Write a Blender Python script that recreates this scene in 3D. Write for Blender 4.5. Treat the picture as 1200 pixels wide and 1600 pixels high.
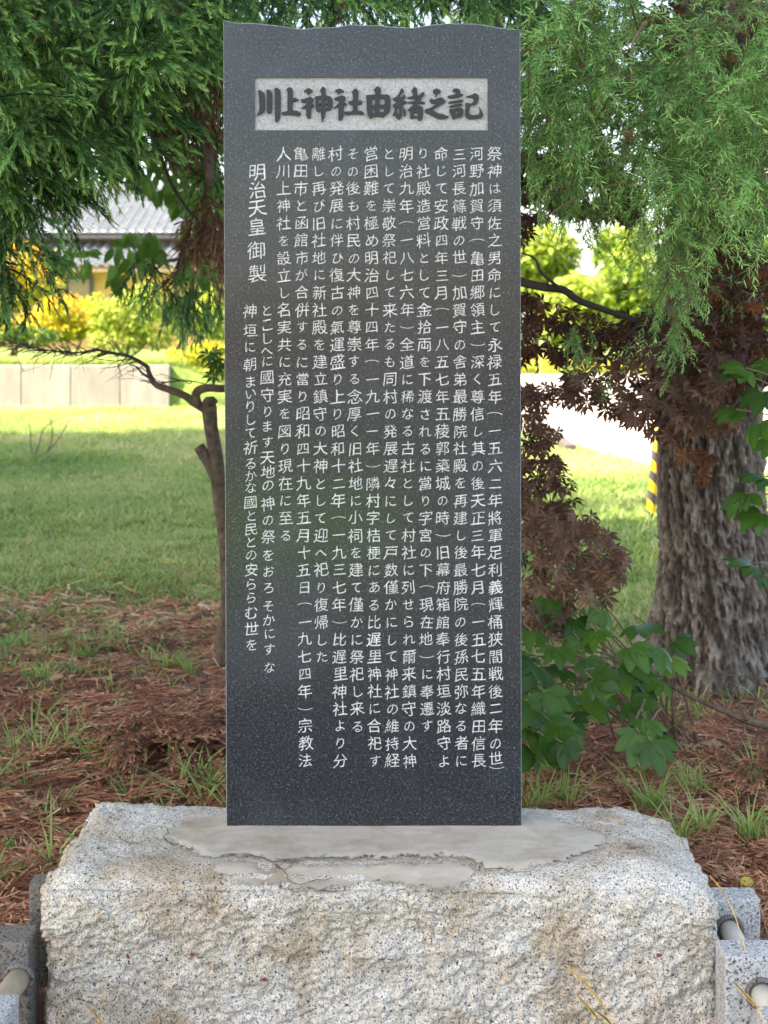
import bpy, bmesh, math, random
import numpy as np
from mathutils import Vector
from mathutils.geometry import tessellate_polygon

for o in list(bpy.data.objects):
    bpy.data.objects.remove(o)
S = bpy.context.scene
COL = S.collection
rng = np.random.default_rng(11)
random.seed(5)

# ------------------------------------------------------------------ camera
H, F, HZ = 1.5, 1900.0, 510.0          # eye height, focal length in photo pixels, horizon row
cd = bpy.data.cameras.new('camera')
cam = bpy.data.objects.new('camera', cd); COL.objects.link(cam)
cam.location = (0, 0, H); cam.rotation_euler = (math.radians(90), 0, 0)
cd.sensor_fit = 'HORIZONTAL'; cd.sensor_width = 24.0; cd.lens = 24.0 * F / 1200
cd.shift_y = -(800 - HZ) / 1200
cd.clip_start = 0.05; cd.clip_end = 2000
cd.dof.use_dof = True; cd.dof.focus_distance = 3.2; cd.dof.aperture_fstop = 4.0
S.camera = cam

# ------------------------------------------------------------------ light
SUN = Vector((-0.80, -0.30, 1.0)).normalized()
W = bpy.data.worlds.new('World'); S.world = W; W.use_nodes = True
nt = W.node_tree
sky = nt.nodes.new('ShaderNodeTexSky'); sky.sky_type = 'NISHITA'; sky.sun_disc = False
sky.sun_elevation = math.asin(SUN.z)
sky.sun_rotation = math.atan2(SUN.x, SUN.y)
sky.air_density = 1.0; sky.dust_density = 2.2; sky.ozone_density = 1.0
bg = nt.nodes['Background']; nt.links.new(sky.outputs[0], bg.inputs[0]); bg.inputs[1].default_value = 0.145
sl = bpy.data.lights.new('sun', 'SUN'); sl.energy = 4.6; sl.angle = math.radians(0.53); sl.color = (1, 0.95, 0.86)
so = bpy.data.objects.new('sun', sl); COL.objects.link(so)
so.rotation_euler = SUN.to_track_quat('Z', 'Y').to_euler()
S.view_settings.view_transform = 'Standard'; S.view_settings.look = 'None'
S.view_settings.exposure = 2.4; S.view_settings.gamma = 1
S.view_settings.use_white_balance = True; S.view_settings.white_balance_temperature = 7900; S.view_settings.white_balance_tint = 10
S.cycles.max_bounces = 6; S.cycles.diffuse_bounces = 4; S.cycles.transmission_bounces = 4

# ------------------------------------------------------------------ helpers
def at(px, py, d):
    return np.array([(px - 600) / F * d, d, H - (py - HZ) / F * d])
ORG = {}
def tag(o, label=None, cat=None, group=None, kind=None):
    if label: o['label'] = label
    if cat: o['category'] = cat
    if group: o['group'] = group
    if kind: o['kind'] = kind
    return o
def empty(name, loc, label, cat, group=None):
    o = bpy.data.objects.new(name, None); COL.objects.link(o)
    o.location = loc; o.empty_display_size = 0.1
    ORG[o.name] = np.array(loc, float)
    return tag(o, label, cat, group)
def mk(name, V, Fc, mat, parent=None, tint=None, smooth=False, mi=None, loc=None):
    """V (n,3) world verts; Fc array (m,3)/(m,4) or list of such arrays."""
    V = np.asarray(V, float)
    if parent is not None: L = ORG[parent.name]
    elif loc is not None: L = np.array(loc, float)
    else: L = np.zeros(3)
    me = bpy.data.meshes.new(name)
    fl = Fc if isinstance(Fc, list) else [Fc]
    fl = [np.asarray(f, dtype=np.int32) for f in fl if len(f)]
    loops = np.concatenate([f.ravel() for f in fl])
    tot = np.concatenate([np.full(len(f), f.shape[1], np.int32) for f in fl])
    start = np.concatenate([[0], np.cumsum(tot)[:-1]]).astype(np.int32)
    me.vertices.add(len(V)); me.vertices.foreach_set('co', (V - L).astype(np.float32).ravel())
    me.loops.add(len(loops)); me.loops.foreach_set('vertex_index', loops)
    me.polygons.add(len(tot)); me.polygons.foreach_set('loop_start', start)
    mats = mat if isinstance(mat, list) else [mat]
    for m in mats: me.materials.append(m)
    if mi is not None: me.polygons.foreach_set('material_index', np.asarray(mi, np.int32))
    me.polygons.foreach_set('use_smooth', np.full(len(tot), smooth))
    if tint is not None:
        a = me.attributes.new('tint', 'FLOAT', 'POINT'); a.data.foreach_set('value', np.asarray(tint, np.float32))
    me.update(calc_edges=True)
    o = bpy.data.objects.new(name, me); COL.objects.link(o)
    if parent is not None:
        o.parent = parent
        if parent.type == 'MESH': o.location = (0, 0, 0)
    else: o.location = L
    ORG[o.name] = L
    return o
class MB:
    def __init__(s): s.v = []; s.q = []; s.t = []; s.n = 0; s.tn = []
    def add(s, V, quads=None, tris=None, tint=0.5):
        V = np.asarray(V, float)
        if quads is not None and len(quads): s.q.append(np.asarray(quads) + s.n)
        if tris is not None and len(tris): s.t.append(np.asarray(tris) + s.n)
        s.v.append(V); s.n += len(V); s.tn.append(np.broadcast_to(np.asarray(tint, float), (len(V),)))
        return s
    def arr(s):
        return np.concatenate(s.v), [np.concatenate(x) for x in (s.q, s.t) if x], np.concatenate(s.tn)
    def build(s, name, mat, parent=None, smooth=False, **k):
        V, fl, tn = s.arr(); return mk(name, V, fl, mat, parent, tint=tn, smooth=smooth, **k)
def nrm(v): return v / np.maximum(np.linalg.norm(v, axis=-1, keepdims=True), 1e-9)
def spline(P, n):
    P = np.asarray(P, float); k = len(P)
    t = np.linspace(0, k - 1, n); i = np.clip(t.astype(int), 0, k - 2); u = (t - i)[:, None]
    p0 = P[np.maximum(i - 1, 0)]; p1 = P[i]; p2 = P[i + 1]; p3 = P[np.minimum(i + 2, k - 1)]
    return 0.5 * (2 * p1 + (p2 - p0) * u + (2 * p0 - 5 * p1 + 4 * p2 - p3) * u**2 + (3 * p1 - p0 - 3 * p2 + p3) * u**3)
def tube(P, R, seg=8, n=None, cap=True):
    P = np.asarray(P, float); R = np.broadcast_to(np.asarray(R, float), (len(P),))
    if n: 
        R = np.interp(np.linspace(0, len(P) - 1, n), np.arange(len(P)), R); P = spline(P, n)
    T = nrm(np.gradient(P, axis=0)); ref = np.array([0.13, 0.9, 0.2])
    A = nrm(np.cross(T, ref)); B = np.cross(T, A)
    a = np.linspace(0, 2 * np.pi, seg, endpoint=False)
    V = P[:, None] + R[:, None, None] * (np.cos(a)[None, :, None] * A[:, None] + np.sin(a)[None, :, None] * B[:, None])
    m = len(P); V = V.reshape(-1, 3)
    i, j = np.meshgrid(np.arange(m - 1), np.arange(seg), indexing='ij'); j2 = (j + 1) % seg
    Q = np.stack([i * seg + j, i * seg + j2, (i + 1) * seg + j2, (i + 1) * seg + j], -1).reshape(-1, 4)
    tr = None
    if cap:
        V = np.vstack([V, P[0], P[-1]]); k = np.arange(seg); k2 = (k + 1) % seg
        tr = np.vstack([np.stack([k2, k, np.full(seg, m * seg)], -1), np.stack([(m - 1) * seg + k, (m - 1) * seg + k2, np.full(seg, m * seg + 1)], -1)])
    return V, Q, tr
def boxv(x0, x1, y0, y1, z0, z1):
    V = np.array([[x, y, z] for x in (x0, x1) for y in (y0, y1) for z in (z0, z1)], float)
    Q = np.array([[0, 1, 3, 2], [4, 6, 7, 5], [0, 4, 5, 1], [2, 3, 7, 6], [0, 2, 6, 4], [1, 5, 7, 3]])
    return V, Q
def bevel_box(name, x0, x1, y0, y1, z0, z1, mat, parent, b=0.006, loc=None, shift=None):
    bm = bmesh.new()
    V, Q = boxv(x0, x1, y0, y1, z0, z1)
    vs = [bm.verts.new(v) for v in V]
    for q in Q: bm.faces.new([vs[i] for i in q])
    bmesh.ops.recalc_face_normals(bm, faces=bm.faces)
    bmesh.ops.bevel(bm, geom=list(bm.edges), offset=b, segments=2, affect='EDGES', profile=0.5)
    bmesh.ops.triangulate(bm, faces=bm.faces)
    bm.verts.index_update()
    V = np.array([v.co[:] for v in bm.verts]); T = np.array([[v.index for v in f.verts] for f in bm.faces]); bm.free()
    if shift is not None: V = shift(V)
    return mk(name, V, T, mat, parent, loc=loc)
def hsh(i, j, k, s):
    h = (i * 374761393 + j * 668265263 + k * 2147483647 + s * 974634123) & 0xffffffff
    h = ((h ^ (h >> 13)) * 1274126177) & 0xffffffff
    h = ((h ^ (h >> 16)) * 2246822519) & 0xffffffff
    return ((h ^ (h >> 15)) & 0xffffff) / float(0xffffff)
def vn(P, s=0):
    P = np.asarray(P, float); I = np.floor(P).astype(np.int64); f = P - I; f = f * f * (3 - 2 * f)
    r = 0
    for a in (0, 1):
        for b in (0, 1):
            for c in (0, 1):
                w = (f[:, 0] if a else 1 - f[:, 0]) * (f[:, 1] if b else 1 - f[:, 1]) * (f[:, 2] if c else 1 - f[:, 2])
                r = r + w * hsh(I[:, 0] + a, I[:, 1] + b, I[:, 2] + c, s)
    return r * 2 - 1
def fbm(P, o=4, s=0):
    r = 0; a = 1.0; P = np.asarray(P, float)
    for k in range(o): r = r + a * vn(P * 2.03**k + 7.1 * k, s + k); a *= 0.5
    return r
def smooth(a, b, x):
    t = np.clip((x - a) / (b - a), 0, 1); return t * t * (3 - 2 * t)
def inpoly(P, poly):
    x, y = P[:, 0], P[:, 1]; r = np.zeros(len(P), bool); n = len(poly)
    for i in range(n):
        x1, y1 = poly[i]; x2, y2 = poly[(i + 1) % n]
        c = ((y1 > y) != (y2 > y)) & (x < (x2 - x1) * (y - y1) / (y2 - y1 + 1e-12) + x1); r ^= c
    return r
def sample_poly(poly, n):
    poly = np.asarray(poly, float); lo, hi = poly.min(0), poly.max(0); out = []
    c = 0
    while c < n:
        p = lo + rng.random((n * 3, 2)) * (hi - lo); p = p[inpoly(p, poly)]; out.append(p); c += len(p)
    return np.concatenate(out)[:n]
def frames(X, roll=0.6, up=(0, 0, 1)):
    """rotation matrices (K,3,3), columns x,y,z ; x along X, z near up."""
    X = nrm(X); K = len(X); U = np.array(up, float) + rng.normal(0, roll, (K, 3))
    Y = nrm(np.cross(U, X)); Z = np.cross(X, Y)
    return np.stack([X, Y, Z], -1)
def scatter(mb, tpl, R, L, sc, tint):
    """tpl = (V, tris, tintbase)"""
    V, T, tb = tpl; K = len(L); n = len(V)
    sc = np.broadcast_to(np.asarray(sc, float), (K,))
    W_ = np.einsum('kij,nj->kni', R, V) * sc[:, None, None] + np.asarray(L)[:, None]
    TT = (T[None] + (np.arange(K) * n)[:, None, None]).reshape(-1, T.shape[1])
    tn = (tb[None] + np.asarray(tint)[:, None]).ravel()
    if T.shape[1] == 3: mb.add(W_.reshape(-1, 3), tris=TT, tint=tn)
    else: mb.add(W_.reshape(-1, 3), quads=TT, tint=tn)

# ------------------------------------------------------------------ materials
def newmat(name):
    m = bpy.data.materials.new(name); m.use_nodes = True
    n = m.node_tree; return m, n, n.nodes['Principled BSDF'], n.nodes['Material Output']
def nd(n, t, **k):
    x = n.nodes.new(t)
    for a, b in k.items():
        if a.startswith('i_'): x.inputs[a[2:]].default_value = b
        else: setattr(x, a, b)
    return x
def ramp(n, fac, stops, interp='LINEAR'):
    r = n.nodes.new('ShaderNodeValToRGB'); r.color_ramp.interpolation = interp
    e = r.color_ramp.elements
    while len(e) < len(stops): e.new(0.5)
    for k, (p, c) in enumerate(stops):
        e[k].position = p; e[k].color = (*c, 1) if len(c) == 3 else c
    n.links.new(fac, r.inputs[0]); return r.outputs[0]
def coords(n, scale=(1, 1, 1), rot=(0, 0, 0)):
    tc = n.nodes.new('ShaderNodeTexCoord'); mp = n.nodes.new('ShaderNodeMapping')
    mp.inputs['Scale'].default_value = scale; mp.inputs['Rotation'].default_value = rot
    n.links.new(tc.outputs['Object'], mp.inputs[0]); return mp.outputs[0]
def noise(n, vec, scale, detail=4, rough=0.55, dist=0):
    x = nd(n, 'ShaderNodeTexNoise'); x.inputs['Scale'].default_value = scale; x.inputs['Detail'].default_value = detail
    x.inputs['Roughness'].default_value = rough; x.inputs['Distortion'].default_value = dist
    n.links.new(vec, x.inputs['Vector']); return x.outputs['Fac']
def mixc(n, fac, a, b, mode='MIX'):
    x = n.nodes.new('ShaderNodeMix'); x.data_type = 'RGBA'; x.blend_type = mode
    for s, v in ((x.inputs[0], fac), (x.inputs[6], a), (x.inputs[7], b)):
        if hasattr(v, 'is_output'): n.links.new(v, s)
        else: s.default_value = v if not isinstance(v, tuple) else (*v, 1)[:4]
    return x.outputs[2]
def bump(n, p, h, strength=0.4, dist=0.01):
    b = nd(n, 'ShaderNodeBump'); b.inputs['Strength'].default_value = strength; b.inputs['Distance'].default_value = dist
    n.links.new(h, b.inputs['Height']); n.links.new(b.outputs[0], p.inputs['Normal']); return b
def leafmat(name, stops, transl=0.35, rough=0.5, spec=0.3, vein=False):
    m, n, p, out = newmat(name)
    a = nd(n, 'ShaderNodeAttribute', attribute_name='tint')
    c = ramp(n, a.outputs['Fac'], stops)
    n.links.new(c, p.inputs['Base Color']); p.inputs['Roughness'].default_value = rough
    p.inputs['Specular IOR Level'].default_value = spec
    tr = nd(n, 'ShaderNodeBsdfTranslucent'); mx = nd(n, 'ShaderNodeMixShader'); mx.inputs[0].default_value = transl
    c2 = mixc(n, 1.0, c, (1.25, 1.2, 0.7), 'MULTIPLY'); n.links.new(c2, tr.inputs[0])
    n.links.new(p.outputs[0], mx.inputs[1]); n.links.new(tr.outputs[0], mx.inputs[2]); n.links.new(mx.outputs[0], out.inputs[0])
    return m
def plain(name, col, rough=0.6, nscale=30, var=0.35, bstr=0.15, bdist=0.003, metal=0):
    m, n, p, out = newmat(name); v = coords(n)
    f = noise(n, v, nscale, 5)
    lo = tuple(c * (1 - var) for c in col); hi = tuple(min(1, c * (1 + var)) for c in col)
    n.links.new(ramp(n, f, [(0.3, lo), (0.7, hi)]), p.inputs['Base Color'])
    p.inputs['Roughness'].default_value = rough; p.inputs['Metallic'].default_value = metal
    bump(n, p, noise(n, v, nscale * 4, 3), bstr, bdist); return m

def granite(name, white, grey, dark, sc=260.0, stain=0.0, rough=0.75, bs=0.35, spots=False):
    m, n, p, out = newmat(name); v = coords(n)
    f1 = noise(n, v, sc, 3, 0.65); f2 = noise(n, v, sc * 0.55, 2, 0.5)
    c = ramp(n, f1, [(0.36, dark), (0.44, grey), (0.52, white), (0.62, white)])
    c = mixc(n, ramp(n, f2, [(0.34, (1, 1, 1)), (0.40, (0, 0, 0))]), c, tuple(0.6 * x for x in dark))
    c = mixc(n, ramp(n, noise(n, v, sc * 0.3, 2), [(0.5, (0, 0, 0)), (0.7, (0.6, 0.6, 0.6))]), c, grey)
    if stain > 0:
        s1 = noise(n, v, 4, 5, 0.6); s2 = noise(n, v, 15, 6, 0.7)
        stain_shade = mixc(n, 0.38, s1, s2)
        c = mixc(n, ramp(n, stain_shade, [(0.42, (0, 0, 0)), (0.60, (stain, stain, stain))]), c, (0.62, 0.52, 0.39), 'MULTIPLY')  # broad brown patches: stains plus relief shadow put into the colour
        c = mixc(n, ramp(n, noise(n, v, 9, 6, 0.7), [(0.60, (0, 0, 0)), (0.70, (stain, stain, stain))]), c, (0.42, 0.40, 0.37), 'MULTIPLY')
        c = mixc(n, ramp(n, noise(n, v, 17, 4, 0.6), [(0.68, (0, 0, 0)), (0.74, (0.8, 0.8, 0.8))]), c, (0.50, 0.28, 0.10))
    n.links.new(c, p.inputs['Base Color']); p.inputs['Roughness'].default_value = rough
    bump(n, p, noise(n, v, sc * 0.6, 4, 0.7), bs, 0.004)
    return m
# ================================================================== STELE
SY = 3.06; PPM = F / SY                       # slab face plane and its pixels per metre
def sp(px, py): return ((px - 600) / PPM, H - (py - HZ) / PPM)
def slab_mat():
    m, n, p, out = newmat('polished dark granite'); v = coords(n)
    base = ramp(n, noise(n, v, 160, 4, 0.7), [(0.35, (0.010, 0.0115, 0.0135)), (0.55, (0.028, 0.0315, 0.0365)), (0.70, (0.072, 0.078, 0.086))])
    vo = nd(n, 'ShaderNodeTexVoronoi'); vo.inputs['Scale'].default_value = 210; n.links.new(v, vo.inputs['Vector'])
    sz = nd(n, 'ShaderNodeMath', operation='LESS_THAN'); n.links.new(vo.outputs['Distance'], sz.inputs[0]); sz.inputs[1].default_value = 0.19
    sx = nd(n, 'ShaderNodeSeparateXYZ'); n.links.new(vo.outputs['Color'], sx.inputs[0])
    pk = nd(n, 'ShaderNodeMath', operation='GREATER_THAN'); n.links.new(sx.outputs[0], pk.inputs[0]); pk.inputs[1].default_value = 0.70
    ml = nd(n, 'ShaderNodeMath', operation='MULTIPLY'); n.links.new(sz.outputs[0], ml.inputs[0]); n.links.new(pk.outputs[0], ml.inputs[1])
    c = mixc(n, ml.outputs[0], base, (0.20, 0.22, 0.25))
    cl = ramp(n, noise(n, v, 3.1, 5, 0.55, 0.6), [(0.5, (0, 0, 0)), (0.78, (0.5, 0.5, 0.5))])   # dust bloom
    c = mixc(n, cl, c, (0.058, 0.068, 0.083))
    n.links.new(c, p.inputs['Base Color'])
    p.inputs['Roughness'].default_value = 0.17; p.inputs['Specular IOR Level'].default_value = 0.36
    bump(n, p, noise(n, v, 260, 2), 0.03, 0.001)
    return m
M_slab = slab_mat()
M_sawn = plain('rough slab edge', (0.20, 0.215, 0.24), 0.85, 90, 0.5, 0.7, 0.006)
def panel_mat():
    m, n, p, out = newmat('pecked pale granite'); v = coords(n)
    f = noise(n, v, 210, 4, 0.7)
    c = ramp(n, f, [(0.30, (0.20, 0.205, 0.215)), (0.46, (0.36, 0.365, 0.38)), (0.66, (0.50, 0.505, 0.515))])
    c = mixc(n, ramp(n, noise(n, v, 7, 4), [(0.35, (0, 0, 0)), (0.75, (0.35, 0.35, 0.35))]), c, (0.30, 0.29, 0.275))
    n.links.new(c, p.inputs['Base Color']); p.inputs['Roughness'].default_value = 0.9
    bump(n, p, f, 0.8, 0.006); return m
M_panel = panel_mat()
M_title = plain('raised dark stroke', (0.008, 0.010, 0.013), 0.6, 200, 0.6, 0.1, 0.001)
def ink_mat():
    m, n, p, out = newmat('cut stroke of bare granite'); v = coords(n)
    n.links.new(ramp(n, noise(n, v, 300, 3, 0.7), [(0.34, (0.36, 0.365, 0.37)), (0.60, (0.72, 0.72, 0.71))]), p.inputs['Base Color'])
    p.inputs['Roughness'].default_value = 0.9; return m
M_ink = ink_mat()

def loops_to_tris(loops):
    vl = [[Vector((a, b, 0)) for a, b in lp] for lp in loops]
    T = np.array(tessellate_polygon(vl)); V = np.array([q for lp in loops for q in lp], float)
    # orient all triangles to face the viewer (-Y) : counter clockwise in x,z
    a, b, c = V[T[:, 0]], V[T[:, 1]], V[T[:, 2]]
    ar = (b[:, 0] - a[:, 0]) * (c[:, 1] - a[:, 1]) - (b[:, 1] - a[:, 1]) * (c[:, 0] - a[:, 0])
    T[ar < 0] = T[ar < 0][:, ::-1]; T = T[np.abs(ar) > 1e-12]
    return V, T
def area(lp):
    lp = np.asarray(lp); x, y = lp[:, 0], lp[:, 1]
    return 0.5 * np.sum(x * np.roll(y, -1) - np.roll(x, -1) * y)
def inset(lp, d):
    lp = np.asarray(lp, float)
    if area(lp) < 0: lp = lp[::-1]
    e = nrm(np.roll(lp, -1, 0) - lp); nn = np.stack([-e[:, 1], e[:, 0]], -1)
    b = nrm(nn + np.roll(nn, 1, 0)); return lp + b * d
def relief(loops, y0, y1):
    """front face at y0 with walls going back to y1"""
    V2, T = loops_to_tris(loops); n = len(V2)
    V = np.vstack([np.c_[V2[:, 0], np.full(n, y0), V2[:, 1]], np.c_[V2[:, 0], np.full(n, y1), V2[:, 1]]])
    Q = []; k = 0
    for i, lp in enumerate(loops):
        m = len(lp); ccw = area(lp) > 0
        if i > 0: ccw = not ccw if ccw else True and (not ccw)
        for a in range(m):
            b = (a + 1) % m; Q.append([k + a, k + a + n, k + b + n, k + b])
        k += m
    return V, np.array(Q), T

stele = empty('stone_stele', (0, SY, sp(0, 1298)[1]), 'tall dark polished granite slab carved with a title panel and columns of pale Japanese writing', 'stone monument')
top = [(348.7, 30.4), (355, 32.5), (371.7, 35.8), (392.5, 35.4), (404, 36.5), (413, 37.5), (425, 38.6), (438, 40), (447, 41.6), (455, 43), (463, 44.2), (472, 45), (480, 44.4), (488, 43.2),
       (497, 42.9), (508, 42.5), (526, 41.6), (537, 39.6), (547, 37.5), (563, 38.7), (576, 39), (588, 38.8), (601, 40.2), (613, 41.7), (630, 42.3), (647, 43.1), (656, 41.4), (663, 40),
       (675, 38), (684, 37.5), (693, 36.6), (701, 35.8), (713, 36.4), (726, 36.7), (738, 36.5), (747, 36.7), (763, 40), (780, 43), (797, 44.6), (813, 45.8)]
outer = [(353.6, 1298.5)] + [sp_ for sp_ in top] + [(815.3, 1297)]
outer = [sp(*q) for q in outer]
if area(outer) < 0: outer = outer[::-1]
BX = [sp(398, 121), sp(398, 203.5), sp(762, 203.5), sp(762, 121)]
yF, yB = SY, SY + 0.135
# ---- body text : characters cut into the face, column by column
_gl = {}
def glyph(ch):
    """outline loops and filling triangles of one character, unit em, centred"""
    if ch not in _gl:
        c = bpy.data.curves.new('glyph', 'FONT'); c.body = ch; c.size = 1; c.resolution_u = 2
        o = bpy.data.objects.new('glyph', c); COL.objects.link(o)
        dg = bpy.context.evaluated_depsgraph_get(); dg.update()
        me = bpy.data.meshes.new_from_object(o.evaluated_get(dg)); me.calc_loop_triangles()
        V = np.array([v.co[:2] for v in me.vertices]) - (0.5, 0.38); T = np.array([t.vertices[:] for t in me.loop_triangles])
        bpy.data.objects.remove(o); bpy.data.curves.remove(c); bpy.data.meshes.remove(me)
        _, fi, inv = np.unique(np.round(V, 5), axis=0, return_index=True, return_inverse=True); V = V[fi]; T = inv.ravel()[T]
        T = T[(T[:, 0] != T[:, 1]) & (T[:, 1] != T[:, 2]) & (T[:, 0] != T[:, 2])]
        cnt = {}
        for t in T:
            p, q, r = V[t[0]], V[t[1]], V[t[2]]
            if (q[0] - p[0]) * (r[1] - p[1]) - (q[1] - p[1]) * (r[0] - p[0]) < 0: t = t[::-1]
            for k in range(3): e = (t[k], t[(k + 1) % 3]); cnt[e] = cnt.get(e, 0) + 1
        nxt = {}
        for (i, j) in cnt:
            if (j, i) not in cnt: nxt.setdefault(i, []).append(j)
        loops = []
        while nxt:
            st = next(iter(nxt)); lp = [st]; cur = nxt[st].pop()
            if not nxt[st]: del nxt[st]
            while cur != st and cur in nxt:
                lp.append(cur); n_ = nxt[cur].pop()
                if not nxt[cur]: del nxt[cur]
                cur = n_
            if len(lp) > 2: loops.append(lp)
        _gl[ch] = (V, T, loops)
    return _gl[ch]
PITCH = 27.1
KANA = set('はにしてのじりとるれさたもなかせらをびひへたがよすくまいきあそおろ')
CUT = 0.0017
front = MB(); bad = []
def tri_area(V, T):
    p, q, r = V[T[:, 0]], V[T[:, 1]], V[T[:, 2]]
    return 0.5 * ((q[:, 0] - p[:, 0]) * (r[:, 1] - p[:, 1]) - (q[:, 1] - p[:, 1]) * (r[:, 0] - p[:, 0]))
def floor_tris(G, loops):
    # each outer outline with the counters that lie inside it
    ars = [area(G[lp]) for lp in loops]; sg = np.sign(ars[int(np.argmax(np.abs(ars)))]); VV_, TT_, o_ = [], [], 0
    for lp, a_ in zip(loops, ars):
        if np.sign(a_) != sg: continue
        ins = [h for h, b_ in zip(loops, ars) if np.sign(b_) != sg and inpoly(G[h].mean(0)[None], [tuple(G[k]) for k in lp])[0]]
        v_, t_ = loops_to_tris([[tuple(G[k]) for k in q] for q in [lp] + ins]); VV_.append(v_); TT_.append(t_ + o_); o_ += len(v_)
    return np.concatenate(VV_), np.concatenate(TT_)
def face_quad(c):
    xz = np.array([sp(*q) for q in c]); front.add(np.c_[xz[:, 0], np.full(4, yF), xz[:, 1]], tris=[[0, 1, 2], [0, 2, 3]])
def text_column(txt, pos, size, xl, xr, yt, yb, cuts=None):
    """xl, xr : functions y -> photo x of the strip's edges; the strip's face is filled round the cut strokes"""
    m_ = MB(); ys_ = [p[1] for p in pos]
    edges = [max(yt, ys_[0] - 17)] + [(a_ + b_) / 2 for a_, b_ in zip(ys_[:-1], ys_[1:])] + [min(yb, ys_[-1] + 17)]
    if cuts:
        for k_, v_ in cuts.items(): edges[k_] = v_
    def cell(y0, y1): return [(xl(y1), y1), (xr(y1), y1), (xr(y0), y0), (xl(y0), y0)]
    if edges[0] > yt: face_quad(cell(yt, edges[0]))
    if edges[-1] < yb: face_quad(cell(edges[-1], yb))
    for i_, (ch, (px, py)) in enumerate(zip(txt, pos)):
        V, T, loops = glyph(ch); V = V.copy()
        if ch in '（）':
            V = V[:, ::-1] * (1, -1); V = V - (V.min(0) + V.max(0)) / 2; V[:, 1] *= 0.62; V[:, 0] *= 1.05
            V[:, 1] += 0.04 if ch == '（' else -0.02
            T = T[:, ::-1]
        else:
            # brush hand: bars rise to the right, feet spread, no two alike
            V[:, 1] += 0.115 * V[:, 0] - 0.07 * (V[:, 0]**2 - 0.08) * np.tanh(6 * (V[:, 1] + 0.1))
            V[:, 0] *= 1.0 - 0.14 * V[:, 1]
            V += (0.006 if ch in '義賀郷織四時鎮困遅展國' else 0.024) * np.stack([np.sin(5.5 * V[:, 1] + rng.random() * 6), np.sin(5.5 * V[:, 0] + rng.random() * 6)], -1)
        s_ = size * (0.80 if ch in KANA else 0.93 if ch not in '一二三四八口日' else 0.84) * (1 + rng.normal(0, 0.03))
        a = rng.normal(0, 0.028); ca, sa = math.cos(a), math.sin(a)
        V = V @ np.array([[ca, sa], [-sa, ca]]) * s_
        P = np.stack([px + V[:, 0] + rng.normal(0, 0.35), py - V[:, 1] + rng.normal(0, 0.35)], -1)
        y0, y1 = edges[i_], edges[i_ + 1]; x0, x1 = max(xl(y0), xl(y1)) + .4, min(xr(y0), xr(y1)) - .4
        for ax, lo, hi in ((0, x0, x1), (1, y0 + .4, y1 - .4)):
            mn, mx_ = P[:, ax].min(), P[:, ax].max()
            if mx_ - mn > hi - lo: P[:, ax] = (P[:, ax] - mn) * (hi - lo) / (mx_ - mn) + mn; mn, mx_ = P[:, ax].min(), P[:, ax].max()
            P[:, ax] += max(0, lo - mn) - max(0, mx_ - hi)
        xx, zz = sp(P[:, 0], P[:, 1]); G = np.stack([xx, zz], -1)
        ar = tri_area(G, T); T2 = T.copy(); T2[ar < 0] = T2[ar < 0][:, ::-1]
        rect = [sp(*q) for q in cell(y0, y1)]
        ok = False
        try:
            V2, TT = loops_to_tris([rect] + [[tuple(G[k]) for k in lp] for lp in loops])
            gl_ = abs(sum(area(G[lp]) for lp in loops)); want = abs(area(rect)) - gl_; ok = abs(np.abs(tri_area(V2, TT)).sum() - want) < 0.012 * want
            VF, TF = (G, T2) if abs(np.abs(ar).sum() - gl_) < 0.02 * gl_ else floor_tris(G, loops); ok = ok and abs(np.abs(tri_area(VF, TF)).sum() - gl_) < 0.03 * gl_
        except Exception: ok = False
        if ok:
            front.add(np.c_[V2[:, 0], np.full(len(V2), yF), V2[:, 1]], tris=TT)
            n_ = len(G); Vw = np.vstack([np.c_[xx, np.full(n_, yF), zz], np.c_[xx, np.full(n_, yF + CUT), zz]])
            Qw = [[lp[k], lp[(k + 1) % len(lp)], lp[(k + 1) % len(lp)] + n_, lp[k] + n_] for lp in loops for k in range(len(lp))]
            m_.add(Vw, Qw); m_.add(np.c_[VF[:, 0], np.full(len(VF), yF + CUT), VF[:, 1]], tris=TF)
        else:
            bad.append(ch); face_quad(cell(y0, y1)); m_.add(np.c_[xx, np.full(len(xx), yF - 0.0004), zz], tris=T2)
    return m_.build('inscription_column', M_ink, stele)
BODY = [(772.6, 774.6, '祭神は須佐之男命にして永禄五年（一五六二年將軍足利義輝桶狭間戦後二年の世'),
 (745, 748, '河野加賀守（亀田郷領主）深く尊信し其の後天正三年七月（一五七五年織田信長'),
 (717.5, 721, '三河長篠戦の世）加賀守の舎弟最勝院社殿を再建し後最勝院の後孫民弥なる者に'),
 (689.5, 693.5, '命じて安政四年三月（一八五七年五稜郭築城の時）旧幕府箱館奉行村垣淡路守よ'),
 (661.5, 667.5, 'り社殿造営料として金拾両を下渡されるに當り字宮の下（現在地）に奉遷す'),
 (634.5, 640, '明治九年（一八七六年）全道に稀なる古社として村社に列せられ爾来鎮守の大神'),
 (607.5, 613, 'として崇敬祭祀して来たるも同村の発展遅々にして戸数僅かにして神社の維持経'),
 (579.5, 586, '営困難を極め明治四十四年（一九一一年）隣村字桔梗にある比遅里神社に合祀す'),
 (551.5, 558.5, 'その後も村民の大神を尊崇する念厚く旧社地に小祠を建て僅かに祭祀し来る'),
 (525, 532, '村の発展に伴ひ復古の氣運盛り上り昭和十二年（一九三七年）比遅里神社より分'),
 (497.5, 504, '離し再び旧社地に新社殿を建立鎮守の大神として迎へ祀り復帰した'),
 (470, 477.5, '亀田市と函館市が合併するに當り昭和四十九年五月十五日（一九七四年）宗教法'),
 (442.5, 449, '人川上神社を設立し名実共に充実を図り現在に至る')]

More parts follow.
